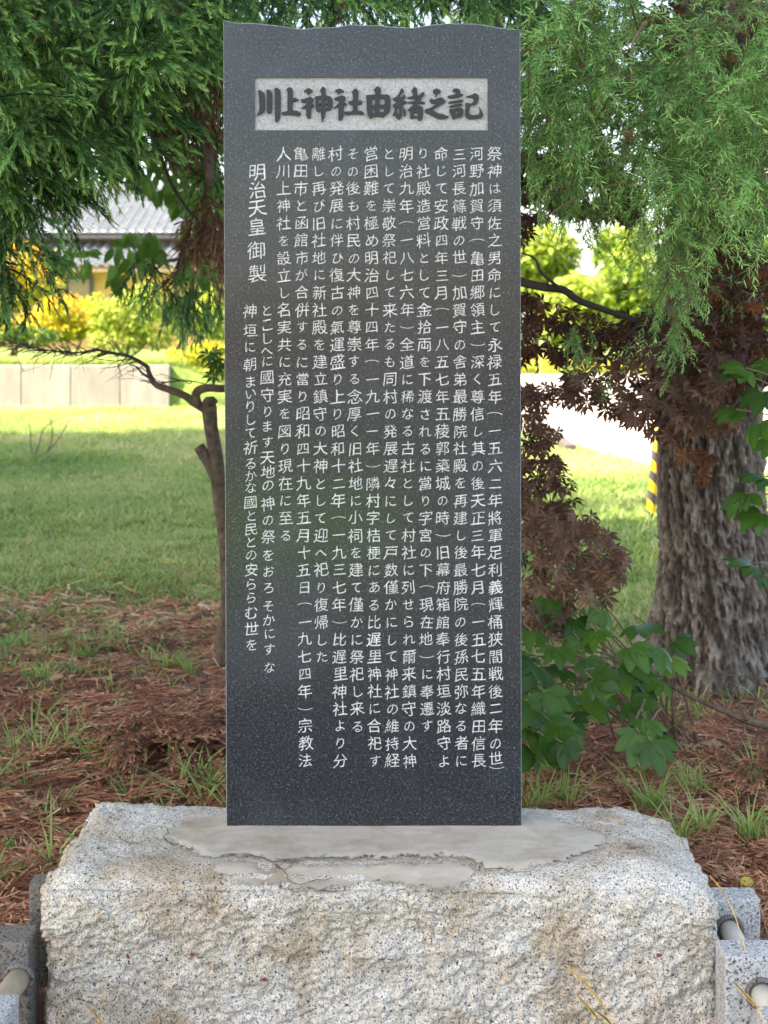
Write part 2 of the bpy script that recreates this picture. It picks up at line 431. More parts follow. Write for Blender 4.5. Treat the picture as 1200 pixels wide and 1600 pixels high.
TY0, TY1, TX0, TX1 = 225.0, 1212.0, 366.0, 791.0
def cline(x0, x1): return lambda y: x0 + (x1 - x0) * (y - 240) / (35 * PITCH)
cl = [cline(a_, b_) for a_, b_, _ in BODY]
def mid(f, g): return lambda y: (f(y) + g(y)) / 2
edge_l = cline(429.0, 435.3)
bnd = [lambda y: TX1] + [mid(cl[k], cl[k + 1]) for k in range(len(cl) - 1)] + [edge_l]
for k, (x0, x1, t) in enumerate(BODY):
    ps = [(cl[k](240 + PITCH * i_), 240 + PITCH * i_) for i_ in range(len(t))]; cuts = None
    if k == 0: t += '）'; ps[-1] = (ps[-1][0], 1185.5); ps.append((776.5, 1199)); cuts = {36: 1195.4, 37: 1207}
    text_column(t, ps, 25.0, bnd[k + 1], bnd[k], TY0, TY1, cuts)
left = lambda y: TX0
text_column('明治天皇御製', [(402, 269), (402, 297), (402, 325), (401.5, 355), (401.5, 391), (402, 427)], 31.0, left, edge_l, TY0, 470.0)
md = lambda y: 403.4 + 3.2 * (y - 485) / 558
ys = [485, 507, 529, 547, 564, 589, 617, 643.5, 665.5, 690, 716, 737, 758, 787, 812, 838, 867, 892.5, 918, 947, 969, 990, 1015, 1043]
text_column('とこしへに國守ります天地の神の祭をおろそかにすな', [(416.5 + 4 * k / 23, y) for k, y in enumerate(ys)], 25.0, md, edge_l, 470.0, TY1, {0: 472})
ys = [486, 517, 542, 569.6, 596.5, 615, 634, 656, 676, 699, 724, 744, 762, 786, 806, 828, 847, 867, 890.6, 912.6, 934, 957, 983, 1008]
text_column('神垣に朝まいりして祈るかな國と民との安ららむ世を', [(390.5 + 2.5 * k / 23, y) for k, y in enumerate(ys)], 25.0, left, md, 470.0, TY1, {0: 472})
print('characters left uncut:', bad)

# front face (inset 2.5 mm) with the sunk panel cut out, arris, sides, back
fin = inset(outer, 0.0026); fin = [tuple(q) for q in fin]
TB = [sp(TX0, TY0), sp(TX1, TY0), sp(TX1, TY1), sp(edge_l(TY1), TY1), sp(TX0, TY1)]
V2, T = loops_to_tris([fin, BX, TB]); nf = len(fin)
mb = MB()
mb.add(np.c_[V2[:, 0], np.full(len(V2), yF), V2[:, 1]], tris=T)
n_front = len(T)
mbs = MB(); O = np.array(outer); Fi = np.array(fin); k = len(O); i = np.arange(k); j = (i + 1) % k
VV = np.vstack([np.c_[Fi[:, 0], np.full(k, yF), Fi[:, 1]], np.c_[O[:, 0], np.full(k, yF + 0.0026), O[:, 1]], np.c_[O[:, 0], np.full(k, yB), O[:, 1]]])
QQ = np.vstack([np.stack([i, i + k, j + k, j], -1), np.stack([i + k, i + 2 * k, j + 2 * k, j + k], -1)])
Bv, Bt = loops_to_tris([outer])
bx = np.array(BX)
parts = [(np.c_[V2[:, 0], np.full(len(V2), yF), V2[:, 1]], T, 0), (VV, QQ, 1), (np.c_[Bv[:, 0], np.full(len(Bv), yB), Bv[:, 1]], Bt[:, ::-1], 1)]
FV, FT, _ = front.arr(); parts.append((FV, FT[0], 0))
DP = 0.007
pv = np.vstack([np.c_[bx[:, 0], np.full(4, yF), bx[:, 1]], np.c_[bx[:, 0], np.full(4, yF + DP), bx[:, 1]]])
parts.append((pv, np.array([[a, (a + 1) % 4, (a + 1) % 4 + 4, a + 4] for a in range(4)]), 1))
Vs = np.concatenate([a for a, _, _ in parts]); off = 0; qs = []; ts = []; mq = []; mt = []
for a, f, m_ in parts:
    (qs if f.shape[1] == 4 else ts).append(f + off); (mq if f.shape[1] == 4 else mt).extend([m_] * len(f)); off += len(a)
slab = mk('slab', Vs, [np.concatenate(qs), np.concatenate(ts)], [M_slab, M_sawn], stele, mi=mq + mt)
panel = mk('title_panel', np.c_[bx[:, 0], np.full(4, yF + DP), bx[:, 1]], np.array([[0, 1, 2, 3]]), M_panel, slab)

# ---- title, brush strokes traced as outlines (photo coordinates per zoom frame)
R1 = (395, 120, 1 / 12); R2 = (465, 120, .1); R3 = (565, 120, 1 / 12); R4 = (655, 120, 110 / 1200)
TITLE = [
 (R1, [[[(90,250),(130,245),(180,275),(225,325),(225,600),(200,660),(130,710),(65,725),(105,670),(122,600),(118,450),(110,330)]],
       [[(248,245),(300,232),(345,270),(365,320),(358,665),(300,700),(255,660),(262,320)]],
       [[(390,235),(450,190),(525,265),(515,760),(470,830),(430,858),(412,800),(412,260)]]]),
 (R1, [[[(620,240),(685,183),(750,225),(745,400),(790,388),(870,430),(810,462),(745,450),(742,635),(830,630),(910,688),(870,735),(690,705),(590,722),(530,685),(550,660),(660,640),(645,600),(652,280)]]]),
 (R2, [[[(100,215),(155,175),(205,185),(240,225),(200,240),(160,285),(145,240),(105,232)]],
       [[(50,375),(60,350),(130,335),(200,302),(248,345),(240,380),(215,405),(235,415),(262,450),(235,485),(212,460),(208,630),(180,660),(135,625),(130,465),(90,490),(40,492),(90,465),(130,430),(140,395),(70,405)]],
       [[(265,305),(375,292),(365,235),(343,215),(390,145),(440,185),(432,292),(510,300),(550,360),(545,470),(495,535),(432,515),(430,600),(378,722),(365,600),(360,520),(310,550),(280,510),(275,360)],
        [(330,335),(372,345),(372,400),(330,405)],[(335,430),(362,428),(362,480),(340,480)],[(432,340),(470,350),(465,400),(432,405)],[(432,430),(465,430),(465,470),(432,490)]]]),
 (R2, [[[(580,225),(600,195),(670,180),(725,220),(715,240),(660,242),(625,278),(620,240)]],
       [[(570,345),(590,318),(690,290),(720,292),(758,325),(722,385),(770,420),(755,450),(722,435),(715,640),(665,690),(632,665),(640,450),(600,475),(552,500),(590,460),(640,415),(640,365),(585,360)]],
       [[(845,235),(905,170),(955,230),(938,375),(985,362),(1018,395),(990,428),(935,425),(935,530),(1000,530),(1045,570),(1025,592),(880,580),(745,595),(722,555),(740,540),(860,540),(860,435),(820,428),(780,385),(865,375),(860,260)]]]),
 (R3, [[[(75,345),(150,335),(265,335),(250,270),(225,240),(295,168),(350,200),(365,250),(345,330),(440,335),(490,325),(548,385),(540,640),(400,765),(320,740),(200,745),(170,790),(130,740),(95,650),(88,380)],
        [(192,410),(255,405),(250,520),(192,530)],[(192,575),(235,590),(250,670),(205,672)],[(335,405),(430,410),(430,520),(340,520)],[(340,575),(420,585),(415,660),(340,660)]]]),
 (R3, [[[(745,200),(810,270),(680,375),(760,385),(790,325),(825,350),(820,390),(760,430),(850,460),(850,490),(775,510),(765,560),(755,750),(705,805),(650,770),(625,700),(575,730),(600,680),(620,590),(580,545),(600,510),(690,460),(595,445),(590,395),(655,380),(710,290)],
        [(665,570),(705,575),(700,715),(655,650)]],
       [[(780,555),(840,640),(815,740),(785,735)]],
       [[(930,260),(990,183),(1045,220),(1042,345),(1085,350),(1110,300),(1165,285),(1185,310),(1110,420),(1105,460),(1190,470),(1185,510),(1080,492),(1010,545),(1090,530),(1158,580),(1145,790),(1090,830),(1045,780),(980,755),(945,790),(905,760),(915,620),(850,635),(950,540),(1000,492),(870,490),(855,470),(1000,455),(1000,405),(880,410),(860,380),(965,360),(965,300)],
        [(1028,392),(1046,396),(1042,440),(1026,440)],[(985,600),(1060,600),(1055,628),(985,635)],[(975,668),(1055,665),(1055,740),(980,738)]]]),
 (R4, [[[(228,250),(245,210),(310,197),(375,235),(360,265),(320,285),(270,350),(280,280),(240,275)]],
       [[(175,385),(215,365),(230,395),(380,340),(455,410),(420,450),(220,560),(240,575),(310,615),(420,640),(520,685),(430,715),(350,720),(280,695),(190,640),(110,610),(90,570),(110,550),(200,525),(320,440),(220,455),(185,425)]]]),
 (R4, [[[(565,240),(590,200),(650,192),(705,230),(700,290),(740,285),(752,320),(640,350),(530,370),(480,335),(500,320),(630,295),(640,270),(600,250)]],
       [[(485,430),(600,405),(730,382),(760,405),(740,425),(620,440),(520,455)]],
       [[(500,495),(600,470),(720,453),(740,470),(720,490),(600,510),(530,520)]],
       [[(505,540),(560,550),(700,512),(760,560),(735,680),(650,695),(620,680),(600,735),(565,700)],[(605,580),(665,570),(660,620),(615,630)]],
       [[(795,325),(880,315),(955,272),(1025,320),(1000,450),(950,475),(862,485),(850,640),(950,655),(1020,640),(1035,580),(1015,490),(1070,590),(1100,650),(1060,700),(920,720),(830,715),(778,660),(795,470),(780,450),(840,440),(880,460),(930,420),(925,340),(830,355)]]]),
]
def chaikin(lp):
    P = np.array(lp, float); Q = np.roll(P, -1, 0)
    return np.stack([0.8 * P + 0.2 * Q, 0.2 * P + 0.8 * Q], 1).reshape(-1, 2)
for (ox, oy, s), strokes in TITLE:
    m_ = MB()
    for st in strokes:
        lps = []
        for lp in st:
            lp = chaikin(lp)
            lps.append([sp(ox + a * s, oy + b * s) for a, b in lp])
        V, Q, T = relief(lps, yF + 0.0004, yF + DP + 0.001)
        m_.add(V, Q, T)
    m_.build('title_character', M_title, slab)

# ================================================================== PEDESTAL
M_rock = granite('rough white granite', (0.62, 0.595, 0.55), (0.39, 0.37, 0.34), (0.085, 0.08, 0.076), 270, stain=0.95, rough=0.9, bs=0.7)
def mortar_mat():
    m, n, p, out = newmat('cement mortar'); v = coords(n)
    a = nd(n, 'ShaderNodeAttribute', attribute_name='tint')
    st = noise(n, coords(n, (5, 13, 1), (0, 0, .35)), 2.6, 7, .72, .3)
    c = ramp(n, st, [(.28, (.31, .275, .23)), (.55, (.39, .350, .297)), (.78, (.46, .42, .37))])
    c = mixc(n, ramp(n, noise(n, v, 6, 5, .65), [(.5, (0, 0, 0)), (.7, (.75, .75, .75))]), c, (.62, .52, .40), 'MULTIPLY')
    n.links.new(c, p.inputs['Base Color']); p.inputs['Roughness'].default_value = .92
    bump(n, p, mixc(n, .4, st, noise(n, v, 120, 4, .7)), .35, .003)
    # the feathered rim is worn through to the granite
    ad = nd(n, 'ShaderNodeMath', operation='ADD'); n.links.new(noise(n, v, 55, 7, .75), ad.inputs[0])
    ml = nd(n, 'ShaderNodeMath', operation='MULTIPLY'); n.links.new(a.outputs['Fac'], ml.inputs[0]); ml.inputs[1].default_value = .6; n.links.new(ml.outputs[0], ad.inputs[1])
    k = ramp(n, ad.outputs[0], [(.50, (0, 0, 0)), (.60, (1, 1, 1))])
    t = nd(n, 'ShaderNodeBsdfTransparent'); mx = nd(n, 'ShaderNodeMixShader'); n.links.new(k, mx.inputs[0]); n.links.new(t.outputs[0], mx.inputs[1]); n.links.new(p.outputs[0], mx.inputs[2]); n.links.new(mx.outputs[0], out.inputs[0])
    return m
M_mort = mortar_mat() if True else plain('cement mortar', (0.40, 0.345, 0.275), 0.9, 13, 0.34, 0.35, 0.003)
ZT = 0.226; PX0, PX1, PY0, PY1, PZ0 = -0.797, 0.767, 2.80, 3.24, -0.40
def rock_disp(P):
    c = np.array([(PX0 + PX1) / 2, (PY0 + PY1) / 2, (ZT + PZ0) / 2]); h = np.array([(PX1 - PX0) / 2, (PY1 - PY0) / 2, (ZT - PZ0) / 2])
    q = (P - c) / h
    # knock the arrises and corners off
    d = np.zeros_like(P)
    r = 0.046 + 0.030 * fbm(P * 7, 4, 40)
    dist = h - np.abs(P - c)                       # distance to each face pair
    N = nrm(np.sign(q) * np.exp(-dist / 0.02))
    s = np.sort(dist, 1); e = np.clip(1 - s[:, 1] / np.maximum(r, .01), 0, 1)
    d -= N * (e * e * r * 0.46)[:, None]
    topf = smooth(0.6, 0.95, N[:, 2])
    front = 1 - topf
    n1 = fbm(P * 3.2, 3, 1); n2 = fbm(P * np.array([14, 14, 17]), 3, 5); n3 = fbm(P * 48, 3, 9); n4 = fbm(P * 130, 2, 12)
    rid = 1 - np.abs(fbm(P * np.array([20, 20, 26]) + 0.6 * n2[:, None], 3, 21))
    amt = front * (0.014 * n1 + 0.0085 * n2 + 0.009 * (rid - 0.6) + 0.0052 * n3 + 0.0036 * n4) + topf * (1 - 0.85 * smooth(.62, .42, np.abs(P[:, 0])) * smooth(2.79, 2.84, P[:, 1])) * (0.005 * n1 + 0.004 * n2 + 0.002 * n3 + 0.001 * n4)
    d += N * amt[:, None]
    # left front corner is broken back, the back of the left shoulder rises a little
    ln = smooth(0.09, 0.0, P[:, 0] - PX0) * smooth(0.05, 0.22, ZT - P[:, 2] + 0.0)*0
    d[:, 0] += (smooth(PX0 + 0.10, PX0, P[:, 0]) * smooth(0.03, 0.30, P[:, 1] - PY0) * 0.02)
    hf = smooth(ZT - 0.16, ZT, P[:, 2])
    d[:, 2] += hf * smooth(-0.25, -0.72, P[:, 0]) * smooth(PY0 + .1, PY1 - .05, P[:, 1]) * 0.020
    d[:, 2] -= hf * smooth(0.60, 0.77, P[:, 0]) * 0.03
    d[:, 2] -= hf * smooth(PY0 + 0.10, PY0, P[:, 1]) * 0.018
    return P + d
def gridface(o, u, v, nu, nv):
    a = np.linspace(0, 1, nu + 1); b = np.linspace(0, 1, nv + 1)
    A, B = np.meshgrid(a, b, indexing='ij')
    V = np.array(o) + A.reshape(-1, 1) * np.array(u) + B.reshape(-1, 1) * np.array(v)
    i, j = np.meshgrid(np.arange(nu), np.arange(nv), indexing='ij'); k = i * (nv + 1) + j
    return V, np.stack([k, k + nv + 1, k + nv + 2, k + 1], -1).reshape(-1, 4)
Lx, Ly, Lz = PX1 - PX0, PY1 - PY0, ZT - PZ0
mb = MB()
for o, u, v, nu, nv in (((PX0, PY0, PZ0), (Lx, 0, 0), (0, 0, Lz), 420, 170), ((PX0, PY0, ZT), (Lx, 0, 0), (0, Ly, 0), 420, 120),
                        ((PX0, PY1, PZ0), (0, -Ly, 0), (0, 0, Lz), 120, 170), ((PX1, PY0, PZ0), (0, Ly, 0), (0, 0, Lz), 120, 170), ((PX1, PY1, PZ0), (-Lx, 0, 0), (0, 0, Lz), 420, 170)):
    V, Q = gridface(o, u, v, nu, nv); mb.add(V, Q)
V, fl, tn = mb.arr()
_, fi, inv = np.unique(np.round(V, 5), axis=0, return_index=True, return_inverse=True); V = rock_disp(V[fi]); fl = [inv.ravel()[fl[0]]]
ped = mk('pedestal', V, fl, M_rock, None, smooth=True, loc=((PX0 + PX1) / 2, 3.0, PZ0))
tag(ped, 'broad rough hewn white granite base block with a mortar bed under the dark slab', 'pedestal')
M_red = plain('dried red leaf flake', (0.22, 0.045, 0.035), 0.8, 60, 0.4, 0.2, 0.002)
for px, py, w, lb in ((412, 1530, 9, 'larger dark red leaf fragment on the left half of the white base'), (597, 1497, 8, 'red leaf fragment beside the rust stain at the middle of the white base'), (541, 1574, 6, 'red brown leaf fragment low on the middle of the white base'),
                      (71, 1478, 8, 'thin red leaf fragment near the left edge of the white base'), (120, 1569, 7, 'round red leaf fragment low at the left end of the white base'), (197, 1503, 7, 'red leaf fragment on the upper left face of the white base'),
                      (299, 1495, 8, 'red leaf fragment a third of the way across the white base'), (1030, 1492, 8, 'red leaf fragment on the right part of the white base')):
    x_, z_ = (px - 600) / F * 2.79, H - (py - HZ) / F * 2.79
    a = np.linspace(0, 2 * np.pi, 10)[:-1]; r_ = w / 1900 * 2.79 * .5 * (.6 + .7 * rng.random(9)); P = np.stack([x_ + r_ * np.cos(a) * 1.1, np.full(9, PY0), z_ + r_ * np.sin(a) * .8], -1)
    Q_ = rock_disp(P); Q_[:, 0] = P[:, 0]; Q_[:, 2] = P[:, 2]; Q_[:, 1] -= .0035; cq = Q_.mean(0)
    o = mk('leaf_fragment', np.vstack([Q_, cq, Q_ + [0, .0012, 0], cq + [0, .0012, 0]]), np.array([[9, (i + 1) % 9, i] for i in range(9)] + [[19, 10 + i, 10 + (i + 1) % 9] for i in range(9)]), M_red, loc=cq)
    tag(o, lb, 'leaf fragment', 'red leaf fragments on the base')
# mortar skirt, two crusts divided by a crack
def top_px(px, py, z=0.235):
    d = F * (H - z) / (py - HZ); return ((px - 600) / F * d, d)
def crust(poly, zb, rise, name, seed, mat=None):
    poly = np.array([top_px(*q) for q in poly]); poly = np.vstack([chaikin(chaikin(poly))])
    q_ = np.linspace(0, 1, len(poly) * 8); poly = np.stack([np.interp(q_, np.linspace(0, 1, len(poly)), poly[:, k]) for k in (0, 1)], -1)
    poly += 0.0055 * np.stack([fbm(np.c_[poly * 26, poly[:, :1]], 5, seed), fbm(np.c_[poly * 22, poly[:, :1]], 4, seed + 9)], -1)
    lo, hi = poly.min(0), poly.max(0); st = 0.0028
    xs = np.arange(lo[0], hi[0], st); yy = np.arange(lo[1], hi[1], st)
    A, B = np.meshgrid(xs, yy, indexing='ij'); P = np.c_[A.ravel(), B.ravel()]
    i, j = np.meshgrid(np.arange(len(xs) - 1), np.arange(len(yy) - 1), indexing='ij'); k = (i * len(yy) + j).ravel()
    cen = P[k] + st / 2; k = k[inpoly(cen, poly)]
    Q = np.stack([k, k + len(yy), k + len(yy) + 1, k + 1], -1)
    dd = np.min(np.linalg.norm(P[:, None, :] - poly[None, ::3], axis=2), axis=1) if len(P) * len(poly) < 9e8 else np.full(len(P), .02)
    edge = smooth(0, 0.030, dd)
    dist = np.maximum(np.maximum(np.abs(P[:, 0] + 0.025) - 0.37, 0), np.maximum(SY - P[:, 1], 0))
    base = ZT - smooth(PY0 + 0.10, PY0, P[:, 1]) * 0.018 + 0.001 - smooth(2.87, 2.84, P[:, 1]) * .004
    P3 = np.c_[P, np.zeros(len(P))]
    z = base + zb * (0.35 + 0.65 * edge) + rise * np.exp(-dist / 0.09) * edge + 0.0005 * fbm(P3 * 40, 3, seed) + 0.0006 * fbm(P3 * 7, 2, seed + 3)
    u = np.unique(Q); mp = np.full(len(P), -1); mp[u] = np.arange(len(u))
    return mk(name, np.c_[P, z][u], mp[Q], mat or M_mort, ped, smooth=True, tint=(smooth(0, 0.055, dd))[u])
crust([(352, 1268), (300, 1274), (232, 1290), (222, 1302), (262, 1315), (300, 1329), (322, 1339), (357, 1336), (395, 1335), (430, 1345), (475, 1339), (575, 1339), (650, 1337), (725, 1336), (757, 1351), (800, 1354), (860, 1350), (920, 1332), (962, 1306), (925, 1290), (840, 1272), (700, 1266), (500, 1266)], 0.0045, 0.012, 'mortar_bed', 61)
crust([(326, 1342), (357, 1339.5), (395, 1338.5), (430, 1348.5), (475, 1342.5), (575, 1342.5), (650, 1340.5), (724, 1339.5), (752, 1352), (735, 1366), (700, 1372), (640, 1368), (590, 1364), (540, 1366), (480, 1376), (440, 1362), (380, 1366), (330, 1356)], 0.0032, 0.0, 'mortar_bed', 71)
crust([(184, 1303), (215, 1288), (255, 1301), (258, 1315), (240, 1321), (205, 1317)], 0.0016, 0.0, 'mortar_bed', 75)

# dark strips painting the shade of shrinkage cracks in the mortar, and crumbs left along the joint
M_crack = plain('dark crack strip', (0.07, 0.055, 0.042), 0.95, 80, 0.4, 0.2, 0.001)  # dark colour stands for the shadowed gap of each crack
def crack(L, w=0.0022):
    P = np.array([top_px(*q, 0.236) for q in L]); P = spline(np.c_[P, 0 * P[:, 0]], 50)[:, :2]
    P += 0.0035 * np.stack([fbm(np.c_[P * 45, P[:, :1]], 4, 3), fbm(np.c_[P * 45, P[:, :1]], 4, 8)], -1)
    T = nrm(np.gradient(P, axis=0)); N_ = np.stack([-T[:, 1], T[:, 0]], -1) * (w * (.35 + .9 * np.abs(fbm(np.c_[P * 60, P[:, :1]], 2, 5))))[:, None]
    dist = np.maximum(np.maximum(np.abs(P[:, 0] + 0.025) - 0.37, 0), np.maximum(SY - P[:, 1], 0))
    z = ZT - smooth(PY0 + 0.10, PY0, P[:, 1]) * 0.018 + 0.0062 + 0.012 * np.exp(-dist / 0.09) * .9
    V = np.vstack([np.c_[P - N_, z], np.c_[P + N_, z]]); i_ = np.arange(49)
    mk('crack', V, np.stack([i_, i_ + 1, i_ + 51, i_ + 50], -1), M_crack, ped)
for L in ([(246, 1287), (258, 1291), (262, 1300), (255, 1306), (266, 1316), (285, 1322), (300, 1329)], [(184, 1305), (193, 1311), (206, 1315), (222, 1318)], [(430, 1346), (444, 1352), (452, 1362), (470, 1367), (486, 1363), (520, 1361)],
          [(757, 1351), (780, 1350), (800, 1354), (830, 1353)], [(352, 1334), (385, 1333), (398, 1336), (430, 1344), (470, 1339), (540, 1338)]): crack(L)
m_ = MB()
for px, py, w, h in ((404, 1296, 30, 2.2), (446, 1297, 8, 1.6), (505, 1298, 22, 1.8), (560, 1298, 14, 1.8), (590, 1297.5, 9, 1.4), (640, 1297.5, 16, 1.5), (700, 1297, 7, 1.4), (372, 1297, 6, 1.6)):
    a = np.linspace(0, 2 * np.pi, 13)[:-1]; r_ = .6 + .7 * rng.random(12); xz = np.array([sp(px + w / 2 * r_[k] * math.cos(a[k]), py + h * r_[k] * math.sin(a[k])) for k in range(12)])
    m_.add(np.vstack([np.c_[xz[:, 0], np.full(12, yF - .0002), xz[:, 1]], [[xz[:, 0].mean(), yF - .0022, xz[:, 1].mean()]]]), tris=[[k, (k + 1) % 12, 12] for k in range(12)])
m_.build('mortar_crumbs', plain('pale mortar crumbs', (.55, .50, .43), .9, 60, .2, .2, .001), stele)

# ================================================================== LOW STONE FENCES
M_gr = granite('sawn grey granite', (0.44, 0.445, 0.45), (0.26, 0.265, 0.275), (0.06, 0.065, 0.075), 230, rough=0.7, bs=0.15)
M_grd = granite('shade darkened weathered granite', (0.17, 0.158, 0.145), (0.10, 0.094, 0.086), (0.022, 0.022, 0.022), 210, stain=0.5, rough=0.85, bs=0.3)  # stained, and darkened for the shade on the left posts' front faces
M_pipe = plain('weathered pale rail', (0.47, 0.45, 0.41), 0.55, 14, 0.18, 0.1, 0.002)
M_pipet = plain('tan weathered rail', (0.36, 0.30, 0.22), 0.6, 14, 0.2, 0.1, 0.002)
fr = empty('stone_fence', (0.83, 2.70, -0.36), 'low pale grey granite post fence with white rail, right of the white base', 'fence', 'low stone fences beside the monument')
for x0, x1, y0, y1 in ((0.785, 0.913, 2.945, 3.014), (0.75, 0.925, 2.672, 2.756), (0.759, 0.93, 2.33, 2.488)):
    bevel_box('post', x0, x1, y0, y1, -0.42, 0.112, M_gr, fr)
def rail(P0, P1, r, parent, mat):
    mb = MB(); mb.add(*tube(np.linspace(P0, P1, 6), r, 20)); mb.build('rail', mat, parent, smooth=True)
rail((0.836, 2.95, 0.040), (0.826, 2.68, 0.038), 0.0245, fr, M_pipe)
rail((0.828, 2.68, 0.034), (0.842, 2.40, 0.032), 0.0245, fr, M_pipe)
rail((0.753, 2.742, -0.016), (0.80, 2.742, -0.016), 0.014, fr, M_pipe)
def collar(c, parent):
    a = np.linspace(0, 2 * np.pi, 25)[:-1]; mb = MB(); ring = np.stack([c[0] + .030 * np.cos(a), np.full(24, c[1]), c[2] + .030 * np.sin(a)], -1)
    ring = np.vstack([ring, ring[:1]]); mb.add(*tube(ring, .0065, 8, cap=False)); mb.build('mortar_collar', M_grd, parent, True)
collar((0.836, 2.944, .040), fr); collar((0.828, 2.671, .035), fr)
fl_ = empty('stone_fence', (-0.86, 2.70, -0.36), 'low weathered granite post fence, darkened in colour for shade, with tan rail, left of the white base', 'fence', 'low stone fences beside the monument')
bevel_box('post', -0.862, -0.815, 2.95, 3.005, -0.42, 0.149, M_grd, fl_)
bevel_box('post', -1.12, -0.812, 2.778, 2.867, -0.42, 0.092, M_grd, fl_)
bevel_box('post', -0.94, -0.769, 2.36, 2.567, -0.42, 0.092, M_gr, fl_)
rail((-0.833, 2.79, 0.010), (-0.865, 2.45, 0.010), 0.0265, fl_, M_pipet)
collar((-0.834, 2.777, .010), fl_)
# ================================================================== GROUND
def gz(x, y):
    x = np.asarray(x, float); y = np.asarray(y, float)
    P = np.c_[x.ravel(), y.ravel(), np.zeros(x.size)]
    b = (0.022 * fbm(P * 1.3, 3, 90) + 0.008 * fbm(P * 6, 2, 93)) * smooth(3.0, 3.4, P[:, 1]) * (1 - smooth(8, 10.5, P[:, 1]))
    b -= 0.012 * smooth(3.0, 3.4, P[:, 1]) * (1 - smooth(8, 10.5, P[:, 1]))
    fz = -0.36 * (1 - smooth(2.78, 3.03, P[:, 1]))
    return (b + fz).reshape(x.shape)
def ground_mat():
    m, n, p, out = newmat('ground of needles soil and turf'); v = coords(n)
    sx = nd(n, 'ShaderNodeSeparateXYZ'); n.links.new(v, sx.inputs[0])
    br = ramp(n, noise(n, v, 22, 6, 0.7), [(0.3, (0.05, 0.026, 0.017)), (0.5, (0.20, 0.105, 0.066)), (0.72, (0.38, 0.25, 0.16))])
    gr = ramp(n, noise(n, v, 5, 6, 0.65), [(0.3, (0.080, 0.115, 0.030)), (0.52, (0.15, 0.20, 0.05)), (0.72, (0.30, 0.27, 0.13))])
    far = noise(n, v, 0.9, 4, 0.6)
    ad = nd(n, 'ShaderNodeMath', operation='MULTIPLY_ADD'); n.links.new(far, ad.inputs[0]); ad.inputs[1].default_value = 5.0; n.links.new(sx.outputs[1], ad.inputs[2])
    f = nd(n, 'ShaderNodeMapRange'); n.links.new(ad.outputs[0], f.inputs[0]); f.inputs[1].default_value = 7.4; f.inputs[2].default_value = 9.6
    c = mixc(n, f.outputs[0], br, gr)
    n.links.new(c, p.inputs['Base Color']); p.inputs['Roughness'].default_value = 0.95
    bump(n, p, noise(n, v, 40, 5, 0.7), 0.8, 0.02); return m
M_ground = ground_mat()
def sheet(name, xs, ys, zf, mat, label=None, kind='structure', **k):
    A, B = np.meshgrid(xs, ys, indexing='ij'); Z = zf(A, B)
    i, j = np.meshgrid(np.arange(len(xs) - 1), np.arange(len(ys) - 1), indexing='ij'); q = (i * len(ys) + j).ravel()
    Q = np.stack([q, q + len(ys), q + len(ys) + 1, q + 1], -1)
    o = mk(name, np.c_[A.ravel(), B.ravel(), Z.ravel()], Q, mat, None, smooth=True, **k); return tag(o, label, None, None, kind)
far = np.array([12, 16, 24, 40, 80, 160, 400, 900.])
gx = np.concatenate([-far[::-1], np.linspace(-9, 9, 181), far]); gy = np.concatenate([-far[::-1], np.arange(-9, 14, 0.1), far[1:]])
sheet('ground', gx, gy, gz, M_ground)
M_road = plain('sunlit pale gravel asphalt', (0.42, 0.37, 0.34), 0.9, 3, 0.16, 0.4, 0.01)
# road at the right: near edge runs away to the left
rp = [(1.35, 20.5), (2.75, 12.7), (9.0, 11.6), (40, 11.6), (40, 38), (1.35, 38)]
V, T = loops_to_tris([rp]); o = mk('road', np.c_[V, np.full(len(V), 0.006)], T, M_road); tag(o, kind='structure')
M_pave = plain('grey forecourt paving', (0.10, 0.105, 0.11), 0.9, 2, 0.15, 0.3, 0.005)
o = mk('forecourt', np.array([[-30, -40, -.352], [30, -40, -.352], [30, 2.2, -.352], [-30, 2.2, -.352]]), np.array([[0, 1, 2, 3]]), M_pave); tag(o, kind='structure')
M_lawn = plain('lawn turf', (0.16, 0.30, 0.05), 0.95, 1.6, 0.6, 0.6, 0.03)
o = sheet('lawn', np.linspace(-6.5, 0.3, 40), np.linspace(-9.3, -3.1, 40), lambda a, b: -0.34 + 0.02 * vn(np.c_[a.ravel() * 2, b.ravel() * 2, 0 * a.ravel()], 3).reshape(a.shape), M_lawn)

